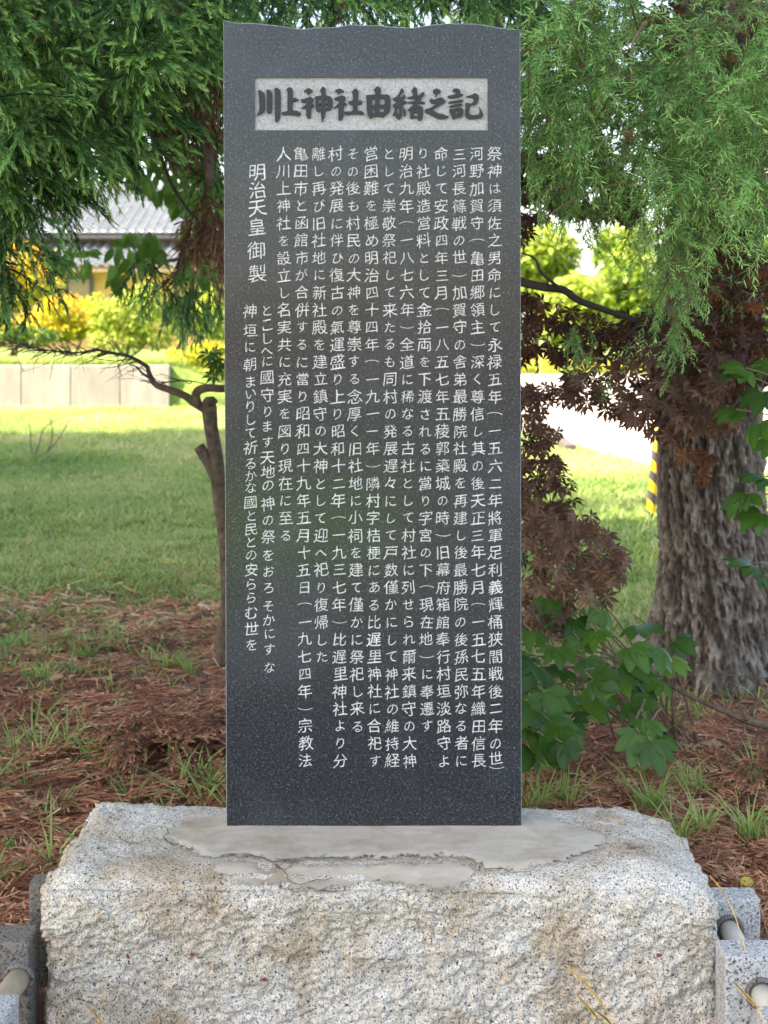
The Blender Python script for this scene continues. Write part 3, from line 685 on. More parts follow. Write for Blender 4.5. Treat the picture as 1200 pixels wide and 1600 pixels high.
# ================================================================== FOLIAGE TEMPLATES
def rot_z(a): c, s = math.cos(a), math.sin(a); return np.array([[c, -s, 0], [s, c, 0], [0, 0, 1]])
def needle_axis(mb, P, n, ln, w, ang, tb0=0.0, tb1=0.5, flat=0.0, curl=0.3):
    """needles set spirally along polyline P"""
    P = np.asarray(P, float); C = spline(P, 40); T = nrm(np.gradient(C, axis=0))
    t = np.linspace(0.03, 1, n); idx = np.clip((t * 39).astype(int), 0, 39)
    ax = T[idx]; pos = C[idx]; ref = np.where(np.abs(ax[:, 2:3]) > 0.9, [[1., 0, 0]], [[0, 0, 1.]])
    A = nrm(np.cross(ax, ref)); B = np.cross(ax, A)
    ph = np.arange(n) * 2.39996 + rng.random(n) * 0.5
    rad = np.cos(ph)[:, None] * A + (1 - flat) * np.sin(ph)[:, None] * B
    an = ang * (1 - 0.45 * t)[:, None] * (1 + rng.normal(0, 0.12, (n, 1)))
    d = nrm(np.cos(an) * ax + np.sin(an) * nrm(rad)); L = (ln * (1 - 0.35 * t**3) * (0.8 + 0.4 * rng.random(n)))[:, None]
    side = nrm(np.cross(d, ax + rng.normal(0, .5, (n, 3)))) * (w / 2)
    mid = pos + d * L * 0.55; tip = pos + nrm(d + curl * ax) * L
    V = np.stack([pos + side, pos - side, mid - side * 0.8, mid + side * 0.8, tip], 1).reshape(-1, 3)
    k = (np.arange(n) * 5)[:, None]
    TR = np.concatenate([k + [0, 1, 2], k + [0, 2, 3], k + [3, 2, 4]])
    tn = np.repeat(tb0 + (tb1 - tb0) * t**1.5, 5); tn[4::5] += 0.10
    mb.add(V, tris=TR, tint=tn)
def axis_curve(L, droop, side, n=5):
    t = np.linspace(0, 1, n)
    return np.stack([L * t, side * t * t * L, -droop * t * t * L + rng.normal(0, 0.01, n) * L], -1)
def flatten(mb):
    V, fl, tn = mb.arr(); T = []
    for f in fl: T.append(f if f.shape[1] == 3 else np.vstack([f[:, [0, 1, 2]], f[:, [0, 2, 3]]]))
    return V, np.concatenate(T), tn
def cedar_spray(L=0.30, nb=7, simple=False, dead=False):
    mb = MB(); main = axis_curve(L, 0.15 + 0.3 * rng.random(), rng.normal(0, 0.15))
    mb.add(*tube(main, np.linspace(0.003, 0.0012, 5), 4, cap=False), tint=-0.3)
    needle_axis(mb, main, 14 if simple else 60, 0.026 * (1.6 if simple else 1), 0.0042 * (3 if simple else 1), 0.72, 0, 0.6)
    C = spline(main, 60)
    for b in range(nb):
        t = 0.08 + 0.86 * (b + rng.random() * 0.6) / nb; p = C[int(t * 59)]
        l = L * (0.50 * (1 - t) + 0.16) * (0.7 + 0.6 * rng.random()); sg = 1 if b % 2 else -1
        c = axis_curve(l, 0.15 + 0.5 * rng.random(), -sg * 0.25) @ rot_z(sg * (0.60 + 0.25 * rng.random())).T
        tilt = rng.normal(0, 0.35); c = np.stack([c[:, 0], c[:, 1] * math.cos(tilt) - c[:, 2] * math.sin(tilt), c[:, 1] * math.sin(tilt) + c[:, 2] * math.cos(tilt)], -1) + p
        nn = max(8, int(l * (80 if simple else 330)))
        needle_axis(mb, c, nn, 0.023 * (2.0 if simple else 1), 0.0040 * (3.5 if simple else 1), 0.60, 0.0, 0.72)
        if l > 0.09 and not simple:
            for q in range(2):
                p2 = spline(c, 20)[6 + 6 * q]; sg2 = 1 if q % 2 else -1; dirn = nrm(c[-1] - c[0])
                s2 = nrm(np.cross(dirn, [0.1, 0.1, 1])) * sg2
                c2 = p2 + np.linspace(0, 1, 4)[:, None] * l * 0.36 * nrm(dirn + 0.8 * s2 + [0, 0, -0.2])
                needle_axis(mb, c2, int(l * 0.36 * 340), 0.021, 0.0039, 0.6, 0.1, 0.75)
    return flatten(mb)
def larch_spray(L=0.34, nb=5):
    mb = MB(); main = axis_curve(L, 0.25 + 0.4 * rng.random(), rng.normal(0, 0.18), 6)
    mb.add(*tube(main, np.linspace(0.0026, 0.0011, 6), 4, cap=False), tint=-1.0)
    needle_axis(mb, main, 56, 0.036, 0.0046, 1.15, 0.15, 0.6, 0.62, 0.1)
    C = spline(main, 60)
    for b in range(nb):
        t = 0.05 + 0.8 * (b + rng.random() * .7) / nb; p = C[int(t * 59)]; sg = 1 if b % 2 else -1
        if rng.random() < 0.42:
            # spur shoot: a rosette of needles
            n = 15; d = nrm(rng.normal(0, 1, (n, 3)) + [0.3, 0.6 * sg, 0.25]); l = 0.038 * (0.7 + 0.5 * rng.random((n, 1)))
            sd = nrm(np.cross(d, rng.normal(0, 1, (n, 3)))) * 0.0026
            V = np.stack([p + sd + 0 * d, p - sd + 0 * d, p + d * l], 1).reshape(-1, 3); mb.add(V, tris=np.arange(3 * n).reshape(-1, 3), tint=0.25)
            continue
        l = L * (0.42 * (1 - t) + 0.13) * (0.7 + 0.7 * rng.random())
        c = axis_curve(l, 0.2 + 0.6 * rng.random(), -sg * 0.2) @ rot_z(sg * (0.7 + 0.4 * rng.random())).T + p
        mb.add(*tube(c, np.linspace(0.0016, 0.0009, 5), 3, cap=False), tint=-1.0)
        needle_axis(mb, c, int(l * 170), 0.034, 0.0046, 1.12, 0.2, 0.8, 0.62, 0.1)
    return flatten(mb)
def maple_leaf(nl=7, fold=0.25):
    """palmate leaf, tip along +X, unit length"""
    mb = MB(); angs = np.linspace(-1, 1, nl) * 2.15; V = [[0, 0, 0]]; T = []
    for a in angs:
        l = 0.62 + 0.38 * math.cos(a * 0.62); l *= 0.92 + 0.16 * rng.random(); w = 0.135 * l + 0.02
        ca, sa = math.cos(a), math.sin(a); k = len(V)
        for u, s, z in ((0.50, w, 0.05), (0.50, -w, 0.05), (0.52, 0, -0.02), (1.0, 0, -fold * l), (0.78, w * .45, -0.06), (0.78, -w * .45, -0.06), (0.22, 0.06, 0.01), (0.22, -0.06, .01)):
            x, y = u * l, s; V.append([ca * x - sa * y, sa * x + ca * y, z - 0.05 * rng.random()])
        T += [[0, k + 7, k + 2], [0, k + 2, k + 6], [k + 6, k + 2, k], [k + 7, k + 1, k + 2], [k, k + 2, k + 4], [k + 2, k + 1, k + 5], [k + 4, k + 2, k + 3], [k + 2, k + 5, k + 3]]
    V = np.array(V); V = np.vstack([V, [[-0.45, 0.012, 0.02], [-0.45, -0.012, 0.02]]]); T.append([0, len(V) - 2, len(V) - 1])
    return V, np.array(T), np.clip(0.2 * V[:, 0], 0, .3)
def ovate_leaf(fold=0.16, droop=0.35, wid=0.30, n=7, teeth=0.0):
    t = np.linspace(0, 1, n); w = wid * np.sin(np.pi * t**0.85)**0.8 * (1.0); w[0] = 0.015; w[-1] = 0.0
    c = np.stack([t, 0 * t, -droop * t * t], -1)
    Ls = []; 
    for s in (-1, 1):
        ww = w + (teeth * (np.arange(n) % 2) if teeth else 0)
        Ls.append(np.stack([t + (0.02 * (np.arange(n) % 2) if teeth else 0), s * ww, -droop * t * t + fold * w + 0.017 * np.cos(t * 40) * (w > .05) * (wid > .25)], -1))
    V = np.vstack([c, Ls[0], Ls[1]]); T = []
    for i in range(n - 1):
        a, b = i, i + 1
        T += [[a, n + b, n + a], [a, b, n + b], [a, 2 * n + a, 2 * n + b], [a, 2 * n + b, b]]
    return V, np.array(T), np.concatenate([np.full(n, 0.12), np.zeros(2 * n)])
def palm5(nl=5):
    mb = MB()
    for k, a in enumerate(np.linspace(-1.25, 1.25, nl)):
        sc = 1 - 0.28 * abs(a) / 1.25 + rng.normal(0, 0.04); V, T, tn = ovate_leaf(0.12, 0.10 + 0.22 * rng.random(), 0.25, 19, 0.016)
        V = V * sc; V[:, 0] += 0.06; V = V @ rot_z(a).T; V[:, 2] -= 0.03 * abs(a) + 0.06 * V[:, 0]**2 * rng.random(); mb.add(V, tris=T, tint=tn + rng.normal(0, 0.06))
    mb.add(*tube([(-0.75, 0, -0.05), (-0.3, 0, 0.03), (0.08, 0, 0)], 0.013, 4, cap=False), tint=0.3)
    return flatten(mb)

CED = [cedar_spray(0.26 + 0.08 * rng.random()) for _ in range(6)]
CEDS = [cedar_spray(0.30, 9, True) for _ in range(3)]
LAR = [larch_spray(0.28 + 0.10 * rng.random()) for _ in range(7)]
MAP = [maple_leaf(7, 0.15 + 0.3 * rng.random()) for _ in range(5)]
OVA = [ovate_leaf(0.1 + 0.2 * rng.random(), 0.2 + 0.4 * rng.random(), 0.23, 6) for _ in range(4)]
PAL = [palm5() for _ in range(5)]
def scat(mb, tpls, R, L, sc, tint):
    L = np.asarray(L); pick = rng.integers(0, len(tpls), len(L)); sc = np.broadcast_to(sc, (len(L),)); tint = np.broadcast_to(tint, (len(L),))
    for k, t in enumerate(tpls):
        q = pick == k
        if q.any(): scatter(mb, t, R[q], L[q], sc[q], tint[q])
def unproj(P2, d): return np.stack([(P2[:, 0] - 600) / F * d, d, H - (P2[:, 1] - HZ) / F * d], -1)

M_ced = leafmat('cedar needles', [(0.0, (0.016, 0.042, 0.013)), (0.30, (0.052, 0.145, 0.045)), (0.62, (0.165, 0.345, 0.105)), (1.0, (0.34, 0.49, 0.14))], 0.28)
M_dead = leafmat('dead cedar needles', [(0.0, (0.07, 0.032, 0.021)), (0.5, (0.20, 0.095, 0.060)), (1.0, (0.38, 0.215, 0.135))], 0.2)
M_larch = leafmat('larch needles', [(0.0, (0.16, 0.085, 0.04)), (0.04, (0.030, 0.078, 0.028)), (0.3, (0.120, 0.270, 0.092)), (0.6, (0.22, 0.48, 0.17)), (1.0, (0.36, 0.56, 0.18))], 0.32)
M_maple = leafmat('purple maple leaves', [(0.0, (0.030, 0.015, 0.012)), (0.35, (0.082, 0.042, 0.030)), (0.65, (0.17, 0.095, 0.068)), (1.0, (0.26, 0.16, 0.12))], 0.30, 0.42)
M_mapr = leafmat('rust maple leaves', [(0.0, (0.028, 0.011, 0.008)), (0.5, (0.080, 0.030, 0.018)), (1.0, (0.22, 0.085, 0.03))], 0.40, 0.45)
M_broad = leafmat('broad green leaves', [(0.0, (0.022, 0.060, 0.012)), (0.5, (0.050, 0.125, 0.022)), (1.0, (0.11, 0.21, 0.035))], 0.4)
M_five = leafmat('glossy five part leaves', [(0.0, (0.014, 0.042, 0.007)), (0.5, (0.042, 0.110, 0.016)), (1.0, (0.11, 0.20, 0.03))], 0.22, 0.30, 0.26)
M_grass = leafmat('grass blades', [(0.0, (0.11, 0.185, 0.058)), (0.4, (0.195, 0.310, 0.090)), (0.7, (0.31, 0.40, 0.13)), (1.0, (0.52, 0.48, 0.27))], 0.35)
M_litter = leafmat('fallen needle litter', [(0.0, (0.060, 0.024, 0.015)), (0.30, (0.27, 0.098, 0.052)), (0.65, (0.47, 0.225, 0.125)), (1.0, (0.62, 0.48, 0.32))], 0.05, 0.8)
M_bush = leafmat('yellow and orange shrub leaves', [(0.0, (0.13, 0.21, 0.018)), (0.45, (0.33, 0.38, 0.025)), (0.7, (0.55, 0.42, 0.030)), (1.0, (0.66, 0.27, 0.030))], 0.4)
M_bushg = leafmat('light green shrub leaves', [(0.0, (0.075, 0.145, 0.018)), (0.5, (0.20, 0.30, 0.035)), (1.0, (0.42, 0.48, 0.10))], 0.4)
M_bark = plain('brown bark', (0.105, 0.075, 0.055), 0.9, 40, 0.45, 0.6, 0.006)
M_twig = plain('reddish twig bark', (0.17, 0.115, 0.075), 0.85, 60, 0.3, 0.3, 0.002)
M_darkbark = plain('dark thin bark', (0.035, 0.028, 0.026), 0.85, 60, 0.3, 0.3, 0.002)
# ================================================================== BIG CEDAR (left)
ced = empty('cedar_tree', (-6.4, 4.8, 0), 'large cedar whose drooping dark green sprays fill the upper left beside the slab, with an unseen upper crown added for shade', 'tree')
m_ = MB(); m_.add(*tube([(-6.4, 4.8, -0.2), (-6.45, 4.8, 3), (-6.6, 5, 7), (-6.7, 5.2, 11)], [0.55, 0.42, 0.3, 0.06], 18, 30)); m_.build('trunk', M_bark, ced, True)
limbs = [[(-6.4, 4.8, 3.6), (-4.2, 4.5, 3.5), (-2.2, 4.2, 2.95), (-1.0, 4.0, 2.55)], [(-6.4, 4.8, 3.0), (-4.0, 4.4, 2.9), (-2.4, 4.2, 2.3), (-1.55, 4.1, 1.9)],
         [(-6.4, 4.8, 4.0), (-3.6, 4.9, 3.7), (-1.6, 4.6, 2.9), (-0.75, 4.4, 2.3), (-0.62, 4.35, 2.0)], [(-6.4, 4.8, 2.4), (-3.6, 4.4, 2.3), (-2.0, 4.0, 1.85), (-1.35, 3.9, 1.6)]]
for P in limbs:
    m_ = MB(); m_.add(*tube(P, np.linspace(0.09, 0.012, len(P)), 8, 24)); m_.build('branch', M_bark, ced, True)
m_ = MB()
for P in ([(262, 120, 4.2), (268, 150, 4.2), (276, 180, 4.2)], [(240, 200, 4.4), (262, 275, 4.4), (296, 330, 4.4), (330, 360, 4.4)], [(272, 215, 4.5), (300, 265, 4.5), (345, 290, 4.5)], [(285, 190, 4.3), (330, 215, 4.3), (352, 225, 4.3)]):
    m_.add(*tube([at(*q) for q in P], np.linspace(0.008, 0.003, len(P)), 5, 12))
m_.build('twigs', M_darkbark, ced)
def sprays(poly, n, d0, d1, dirn, rnd, s0, s1, tint, tpls, mb, tj=0.10, up=(0, -0.3, 1), roll=0.5):
    P = sample_poly(poly, n); d = d0 + (d1 - d0) * rng.random(n); L = unproj(P, d)
    X = np.array(dirn, float) + rng.normal(0, rnd, (n, 3))
    scat(mb, tpls, frames(X, roll, up), L, s0 + (s1 - s0) * rng.random(n), tint + rng.normal(0, tj, n))
    return L
m_ = MB()
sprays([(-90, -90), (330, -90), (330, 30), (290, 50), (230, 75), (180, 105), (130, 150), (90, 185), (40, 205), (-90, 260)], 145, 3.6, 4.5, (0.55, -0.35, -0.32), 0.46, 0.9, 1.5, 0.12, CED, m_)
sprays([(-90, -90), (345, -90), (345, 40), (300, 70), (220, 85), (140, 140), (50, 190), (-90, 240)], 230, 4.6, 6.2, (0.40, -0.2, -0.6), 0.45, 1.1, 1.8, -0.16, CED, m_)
sprays([(-40, 200), (100, 200), (120, 250), (90, 300), (40, 310), (-40, 330)], 36, 3.8, 4.4, (0.45, -0.25, -0.5), 0.35, 0.7, 1.1, -0.02, CED, m_)
sprays([(-30, 320), (30, 330), (55, 380), (25, 430), (-30, 440)], 13, 3.9, 4.3, (0.35, -0.2, -0.8), 0.28, 0.6, 1.0, -0.14, CED, m_)
sprays([(255, 170), (345, 170), (345, 290), (290, 270)], 16, 4.2, 4.9, (0.2, -0.2, -0.6), 0.5, 0.45, 0.8, 0.02, CED, m_)
sprays([(190, 405), (300, 390), (330, 430), (260, 450)], 15, 4.2, 4.7, (0.05, -0.2, -0.7), 0.45, 0.4, 0.75, 0.06, CED, m_)
sprays([(272, 440), (340, 420), (345, 470), (285, 470)], 9, 4.2, 4.6, (0.02, -0.1, -1), 0.15, 0.5, 0.8, 0.04, CED, m_)
sprays([(340, -60), (840, -60), (850, -5), (600, 5), (350, 5)], 130, 3.7, 5.6, (0.1, -0.2, -0.35), 0.5, 0.6, 1.0, 0.02, CED, m_)
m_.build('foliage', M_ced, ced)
m_ = MB()
sprays([(210, 70), (345, 80), (345, 190), (240, 180)], 30, 4.3, 5.0, (0.15, -0.1, -0.9), 0.4, 0.5, 0.95, 0.0, CED, m_)
sprays([(285, 280), (345, 260), (345, 370), (290, 350)], 16, 4.2, 4.7, (0.0, -0.1, -1), 0.22, 0.5, 0.9, 0.0, CED, m_)
sprays([(-30, -20), (345, -20), (300, 60), (90, 190), (-30, 200)], 38, 3.8, 4.6, (0.3, -0.3, -0.6), 0.4, 0.3, 0.55, 0.12, CED, m_)
sprays([(460, -25), (560, -25), (560, 10), (460, 10)], 5, 4.2, 4.6, (0.1, -0.3, -0.3), 0.4, 0.4, 0.6, 0.1, CED, m_)
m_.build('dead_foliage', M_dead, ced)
m_ = MB(); n = 4600  # unseen crown masses added off frame to shade slab, lawn and trunk
shade_lobes = [((-8.5, 5.2, 8.0), (3.3, 4.2, 1.8), 0.34), ((-5.3, 0.9, 7.2), (2.2, 2.2, 1.4), 0.32), ((-2.6, 3.9, 5.4), (1.5, 1.2, 0.7), 0.08), ((-9.0, 10.8, 7.5), (3.6, 2.9, 1.6), 0.30)]
for c, r, f in shade_lobes:
    k = int(n * f); u = nrm(rng.normal(0, 1, (k, 3))) * (rng.random((k, 1)) ** 0.4) * np.array(r); L = u + c
    scat(m_, CEDS, frames(nrm(u) + [0, 0, -0.5] + rng.normal(0, .4, (k, 3)), 0.5), L, 3.4 + 1.2 * rng.random(k), rng.normal(0.0, 0.1, k))
m_.build('crown', M_ced, ced)

# ================================================================== LARCH (right) with the furrowed trunk
lx, ly = 1.445, 5.35
lar = empty('larch_tree', (lx, ly, 0), 'larch with a thick furrowed grey trunk and bright soft needle sprays at upper right', 'tree')
def bark_trunk(C, R, nz, na, amp):
    C = spline(C, nz); R = np.interp(np.linspace(0, 1, nz), np.linspace(0, 1, len(R)), R)
    a = np.linspace(0, 2 * np.pi, na, endpoint=False); A, I = np.meshgrid(a, np.arange(nz)); A = A.ravel(); I = I.ravel()
    z = C[I, 2]; r0 = R[I]
    u = np.stack([np.cos(A) * 2.6, np.sin(A) * 2.6, z * 1.9], -1)
    # vertical plates : noise stretched along the stem and sheared so the furrows weave
    ph = A + 0.35 * z
    q = np.stack([np.cos(ph) * 5.2, np.sin(ph) * 5.2, z * 6.0], -1); q = q + 0.35 * np.stack([vn(u * 3, 1), vn(u * 3, 2), vn(u * 3, 3)], -1)
    ridge = 1 - np.abs(fbm(q, 3, 31)) * 1.6
    q2 = np.stack([np.cos(ph) * 11, np.sin(ph) * 11, z * 20], -1)
    ridge2 = 1 - np.abs(fbm(q2, 3, 37)) * 1.5
    fine = fbm(np.stack([np.cos(A) * 26, np.sin(A) * 26, z * 34], -1), 2, 41)
    h = 0.42 * ridge + 0.46 * ridge2 + 0.30 * fine
    flare = 1 + 0.75 * np.exp(-np.maximum(z, 0) / 0.16) * (0.6 + 0.55 * np.cos(A * 4 + 0.6)) + 0.12 * np.exp(-np.maximum(z, 0) / 0.5)
    r = r0 * flare + amp * (h - 0.5)
    V = C[I] + np.stack([np.cos(A) * r, np.sin(A) * r, 0 * r], -1)
    i, j = np.meshgrid(np.arange(nz - 1), np.arange(na), indexing='ij'); k = i * na + j; k2 = i * na + (j + 1) % na
    Q = np.stack([k, k2, k2 + na, k + na], -1).reshape(-1, 4)
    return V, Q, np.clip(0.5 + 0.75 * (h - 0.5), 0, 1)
def bark_mat():
    m, n, p, out = newmat('furrowed grey brown bark'); v = coords(n, (1, 1, 0.35))
    a = nd(n, 'ShaderNodeAttribute', attribute_name='tint')
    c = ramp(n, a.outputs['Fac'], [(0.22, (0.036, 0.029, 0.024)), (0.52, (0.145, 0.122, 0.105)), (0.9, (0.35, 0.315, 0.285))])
    c = mixc(n, ramp(n, noise(n, v, 45, 5, 0.7), [(0.3, (0, 0, 0)), (0.7, (0.5, 0.5, 0.5))]), c, (0.15, 0.11, 0.085))
    n.links.new(c, p.inputs['Base Color']); p.inputs['Roughness'].default_value = 0.92
    bump(n, p, noise(n, v, 90, 5, 0.7), 0.7, 0.012); return m
V, Q, tn = bark_trunk([(lx + .02, ly, -0.12), (lx + .02, ly, 0.35), (lx - 0.01, ly, 0.9), (lx, ly, 1.6), (lx + .03, ly, 3.0), (lx + .1, ly, 6.5)], [0.225, 0.222, 0.218, 0.205, 0.18, 0.13], 900, 460, 0.030)
mk('trunk', V, Q, bark_mat(), lar, tint=tn, smooth=True)
for P in ([(1.2, 5.3, 3.0), (1.0, 4.6, 3.0), (0.8, 4.0, 2.75), (0.55, 3.7, 2.45)], [(1.2, 5.3, 2.7), (1.5, 4.6, 2.6), (1.4, 3.9, 2.2), (1.15, 3.6, 1.9)], [(1.2, 5.3, 3.4), (1.9, 4.4, 3.0), (1.9, 3.8, 2.5), (1.5, 3.55, 2.2)]):
    m_ = MB(); m_.add(*tube(P, np.linspace(0.045, 0.008, 4), 8, 20)); m_.build('branch', M_bark, lar, True)
m_ = MB()
for P, r in (([(1010, 32, 3.5), (992, 60, 3.5), (987, 75, 3.5), (986, 110, 3.5), (988, 142, 3.5)], .005), ([(1000, 20, 3.5), (985, 48, 3.5), (978, 70, 3.5)], .0022), ([(958, 118, 3.5), (968, 117, 3.5), (987, 128, 3.5)], .003),
             ([(938, 152, 3.5), (960, 143, 3.5), (987, 142, 3.5)], .003), ([(860, 335, 3.6), (885, 318, 3.6), (930, 298, 3.6), (975, 286, 3.6), (1052, 279, 3.6)], .0032), ([(835, 302, 3.7), (880, 292, 3.7), (900, 290, 3.7)], .003),
             ([(1120, 160, 3.7), (1110, 185, 3.7), (1095, 203, 3.7), (1080, 215, 3.7)], .006), ([(930, 120, 3.8), (960, 90, 3.8), (985, 75, 3.8)], .004), ([(815, 88, 3.9), (850, 75, 3.9), (880, 55, 3.9)], .006)):
    m_.add(*tube([at(*q) for q in P], np.linspace(r, r * .5, len(P)), 5, 14))
m_.build('twigs', M_twig, lar)
m_ = MB()
sprays([(830, -60), (1000, -60), (1000, 40), (1260, 60), (1260, 300), (1120, 270), (1000, 240), (900, 210), (812, 190)], 210, 3.35, 4.0, (-0.2, -0.3, -0.25), 0.7, 0.6, 1.05, 0.06, LAR, m_, up=(0, -.4, 1))
sprays([(812, -60), (1260, -60), (1260, 300), (1000, 230), (812, 210)], 190, 4.1, 4.8, (-0.2, -0.1, -0.4), 0.6, 0.7, 1.2, -0.17, LAR, m_)
sprays([(990, 230), (1180, 260), (1160, 310), (1030, 290)], 26, 3.3, 3.7, (-0.05, -0.3, -0.55), 0.5, 0.6, 0.9, 0.12, LAR, m_)
sprays([(1000, 290), (1060, 300), (1090, 400), (1040, 440), (1015, 380)], 40, 3.5, 4.2, (0.1, -0.1, -0.9), 0.3, 0.45, 0.75, 0.0, LAR, m_)
sprays([(1040, 430), (1060, 430), (1068, 520), (1050, 520)], 9, 3.5, 3.9, (0.15, -0.1, -0.9), 0.2, 0.35, 0.6, -0.02, LAR, m_)
sprays([(840, 180), (960, 220), (960, 300), (930, 380), (900, 330), (835, 280)], 50, 3.6, 4.2, (0.0, -0.1, -0.8), 0.4, 0.35, 0.6, 0.0, LAR, m_)
sprays([(885, 505), (935, 500), (935, 560), (905, 580)], 9, 3.6, 3.9, (-0.15, -0.2, -0.6), 0.45, 0.3, 0.5, 0.0, LAR, m_)
sprays([(1085, 400), (1180, 395), (1160, 460), (1100, 450)], 9, 4.6, 5.0, (0, -0.2, -0.7), 0.4, 0.4, 0.7, -0.05, LAR, m_)
sprays([(1135, -40), (1240, -40), (1240, 10), (1150, 10)], 14, 3.5, 4.0, (0, -0.2, -0.4), 0.5, 0.5, 0.8, 0.1, LAR, m_)
n = 160; c = np.array([1.6, 4.0, 4.4]); u = nrm(rng.normal(0, 1, (n, 3))) * rng.random((n, 1)) ** 0.5 * [1.8, 1.6, 0.9]
scat(m_, LAR, frames(u + [0, 0, -.6] + rng.normal(0, .4, (n, 3)), .5), u + c, 2.2, rng.normal(-.05, .1, n))
m_.build('foliage', M_larch, lar)

# ================================================================== PURPLE JAPANESE MAPLE (right, behind)
mp = empty('maple_tree', (0.35, 5.0, 0), 'purple leaved japanese maple spreading between the dark slab and the furrowed trunk', 'tree')
m_ = MB(); m_.add(*tube([(.35, 5.0, -.1), (.34, 5.0, .8), (.38, 5.0, 1.6), (.45, 5.0, 2.8)], [.075, .06, .05, .03], 10, 20)); m_.build('trunk', M_bark, mp, True)
for P, r in (([(.37, 5.0, 1.45), at(780, 432, 4.85), at(815, 441, 4.8), at(850, 449, 4.75), at(880, 453, 4.75), at(905, 470, 4.75), at(950, 486, 4.75), at(1000, 505, 4.75), at(1050, 548, 4.75), at(1100, 590, 4.7)], .021),
             ([at(905, 472, 4.75), at(850, 430, 4.7), at(836, 405, 4.7), at(815, 395, 4.7)], .008), ([(.34, 5.0, .6), at(800, 840, 4.6), at(850, 850, 4.5), at(930, 890, 4.4)], .010),
             ([(.4, 5.0, 1.9), at(860, 215, 5), at(980, 250, 5), at(1120, 270, 5)], .016), ([at(1000, 505, 4.75), at(930, 575, 4.6), at(880, 610, 4.6), at(830, 625, 4.6)], .007)):
    m_ = MB(); m_.add(*tube(P, np.linspace(r, r * .4, len(P)), 7, 40)); m_.build('branch', M_darkbark, mp, True)
def leaves(poly, n, d0, d1, dirn, rnd, s0, s1, tint, tpls, mb, tj=0.14, up=(0, -0.7, 0.7), roll=0.35):
    return sprays(poly, n, d0, d1, dirn, rnd, s0, s1, tint, tpls, mb, tj, up, roll)
m_ = MB()
leaves([(880, 590), (950, 560), (1060, 520), (1150, 560), (1150, 680), (1020, 680), (960, 650), (890, 630)], 260, 4.3, 4.9, (-0.45, -0.2, -0.55), 0.4, 0.042, 0.064, 0.38, MAP, m_)
leaves([(812, 590), (830, 600), (900, 600), (910, 640), (850, 630), (812, 625)], 26, 4.3, 4.7, (-0.6, -0.2, -0.3), 0.3, 0.042, 0.06, 0.36, MAP, m_)
leaves([(812, 790), (860, 790), (920, 800), (985, 860), (975, 890), (930, 960), (880, 900), (900, 1000), (830, 1000), (812, 1040)], 175, 4.1, 4.7, (0.15, -0.3, -0.6), 0.45, 0.046, 0.066, 0.46, MAP, m_)
leaves([(812, 610), (860, 640), (880, 700), (900, 800), (812, 810)], 120, 4.4, 4.9, (0.0, -0.2, -0.6), 0.5, 0.040, 0.058, 0.3, MAP, m_)
leaves([(1020, 30), (1230, 0), (1230, 75), (1050, 65)], 90, 4.0, 4.6, (-0.2, -0.3, -0.6), 0.45, 0.05, 0.075, 0.22, MAP, m_)
leaves([(812, 20), (1230, -20), (1230, 270), (812, 250)], 480, 4.9, 5.4, (-0.2, -0.2, -0.6), 0.5, 0.05, 0.08, 0.12, MAP, m_)
leaves([(600, -60), (830, -60), (830, 20), (600, 10)], 90, 4.9, 5.3, (-0.2, -0.2, -0.6), 0.5, 0.05, 0.08, 0.10, MAP, m_)
leaves([(812, 240), (940, 250), (1010, 300), (1000, 350), (930, 340), (860, 330), (812, 380)], 300, 4.8, 5.3, (-0.2, -0.2, -0.6), 0.5, 0.045, 0.065, 0.18, MAP, m_)
m_.build('purple_foliage', M_maple, mp)
m_ = MB()
leaves([(1060, 280), (1230, 280), (1230, 600), (1100, 600), (1040, 570), (1100, 440)], 380, 4.4, 5.1, (-0.3, -0.2, -0.6), 0.45, 0.042, 0.066, 0.32, MAP, m_, 0.2)
leaves([(812, 450), (870, 470), (960, 500), (1040, 480), (1080, 560), (950, 560), (812, 570)], 150, 4.6, 5.2, (-0.3, -0.2, -0.6), 0.5, 0.045, 0.065, 0.30, MAP, m_, 0.18)
leaves([(1065, 705), (1110, 700), (1115, 745), (1085, 745)], 8, 4.6, 4.8, (-0.1, -0.3, -0.6), 0.4, 0.05, 0.07, 0.55, MAP, m_)
m_.build('rust_foliage', M_mapr, mp)

# ================================================================== PRUNED SMALL TREE behind the slab (left)
pd_ = 5.4
pr = empty('pruned_tree', tuple(at(352, 1040, pd_) * [1, 1, 0]), 'slender pruned tree with a sawn off stub and bare twigs, left of the slab', 'tree')
def pt(L, d=pd_): return [at(x, y, d) for x, y in L]
M_prb = plain('smooth brown bark', (0.085, 0.060, 0.044), 0.9, 28, 0.6, 0.9, 0.012)
m_ = MB(); m_.add(*tube(pt([(356, 1060), (350, 1000), (356, 930), (352, 850), (343, 770), (337, 710), (330, 670), (327, 640), (325, 630)]), [.050, .036, .032, .030, .033, .032, .031, .035, .031], 14, 50))
m_.add(*tube(pt([(324, 636), (329, 630), (334, 634)]), [.030, .036, .025], 10, 8)); m_.build('trunk', M_prb, pr, True)
m_ = MB(); m_.add(*tube(pt([(345, 758), (328, 725), (310, 697)]), [.034, .027, .025], 12, 12)); m_.build('branch_stub', M_prb, pr, True)
brs = [([(326, 643), (305, 630), (288, 618), (262, 608), (245, 602), (237, 592), (232, 580), (231, 572)], .022, .009), ([(231, 574), (215, 563), (195, 555), (170, 551), (150, 547), (120, 551), (80, 548), (40, 540)], .010, .002),
       ([(310, 634), (306, 618), (312, 609), (328, 606), (352, 607), (400, 600)], .021, .017), ([(237, 592), (222, 583), (214, 572)], .007, .004), ([(245, 602), (262, 597), (295, 595), (330, 602)], .004, .002)]
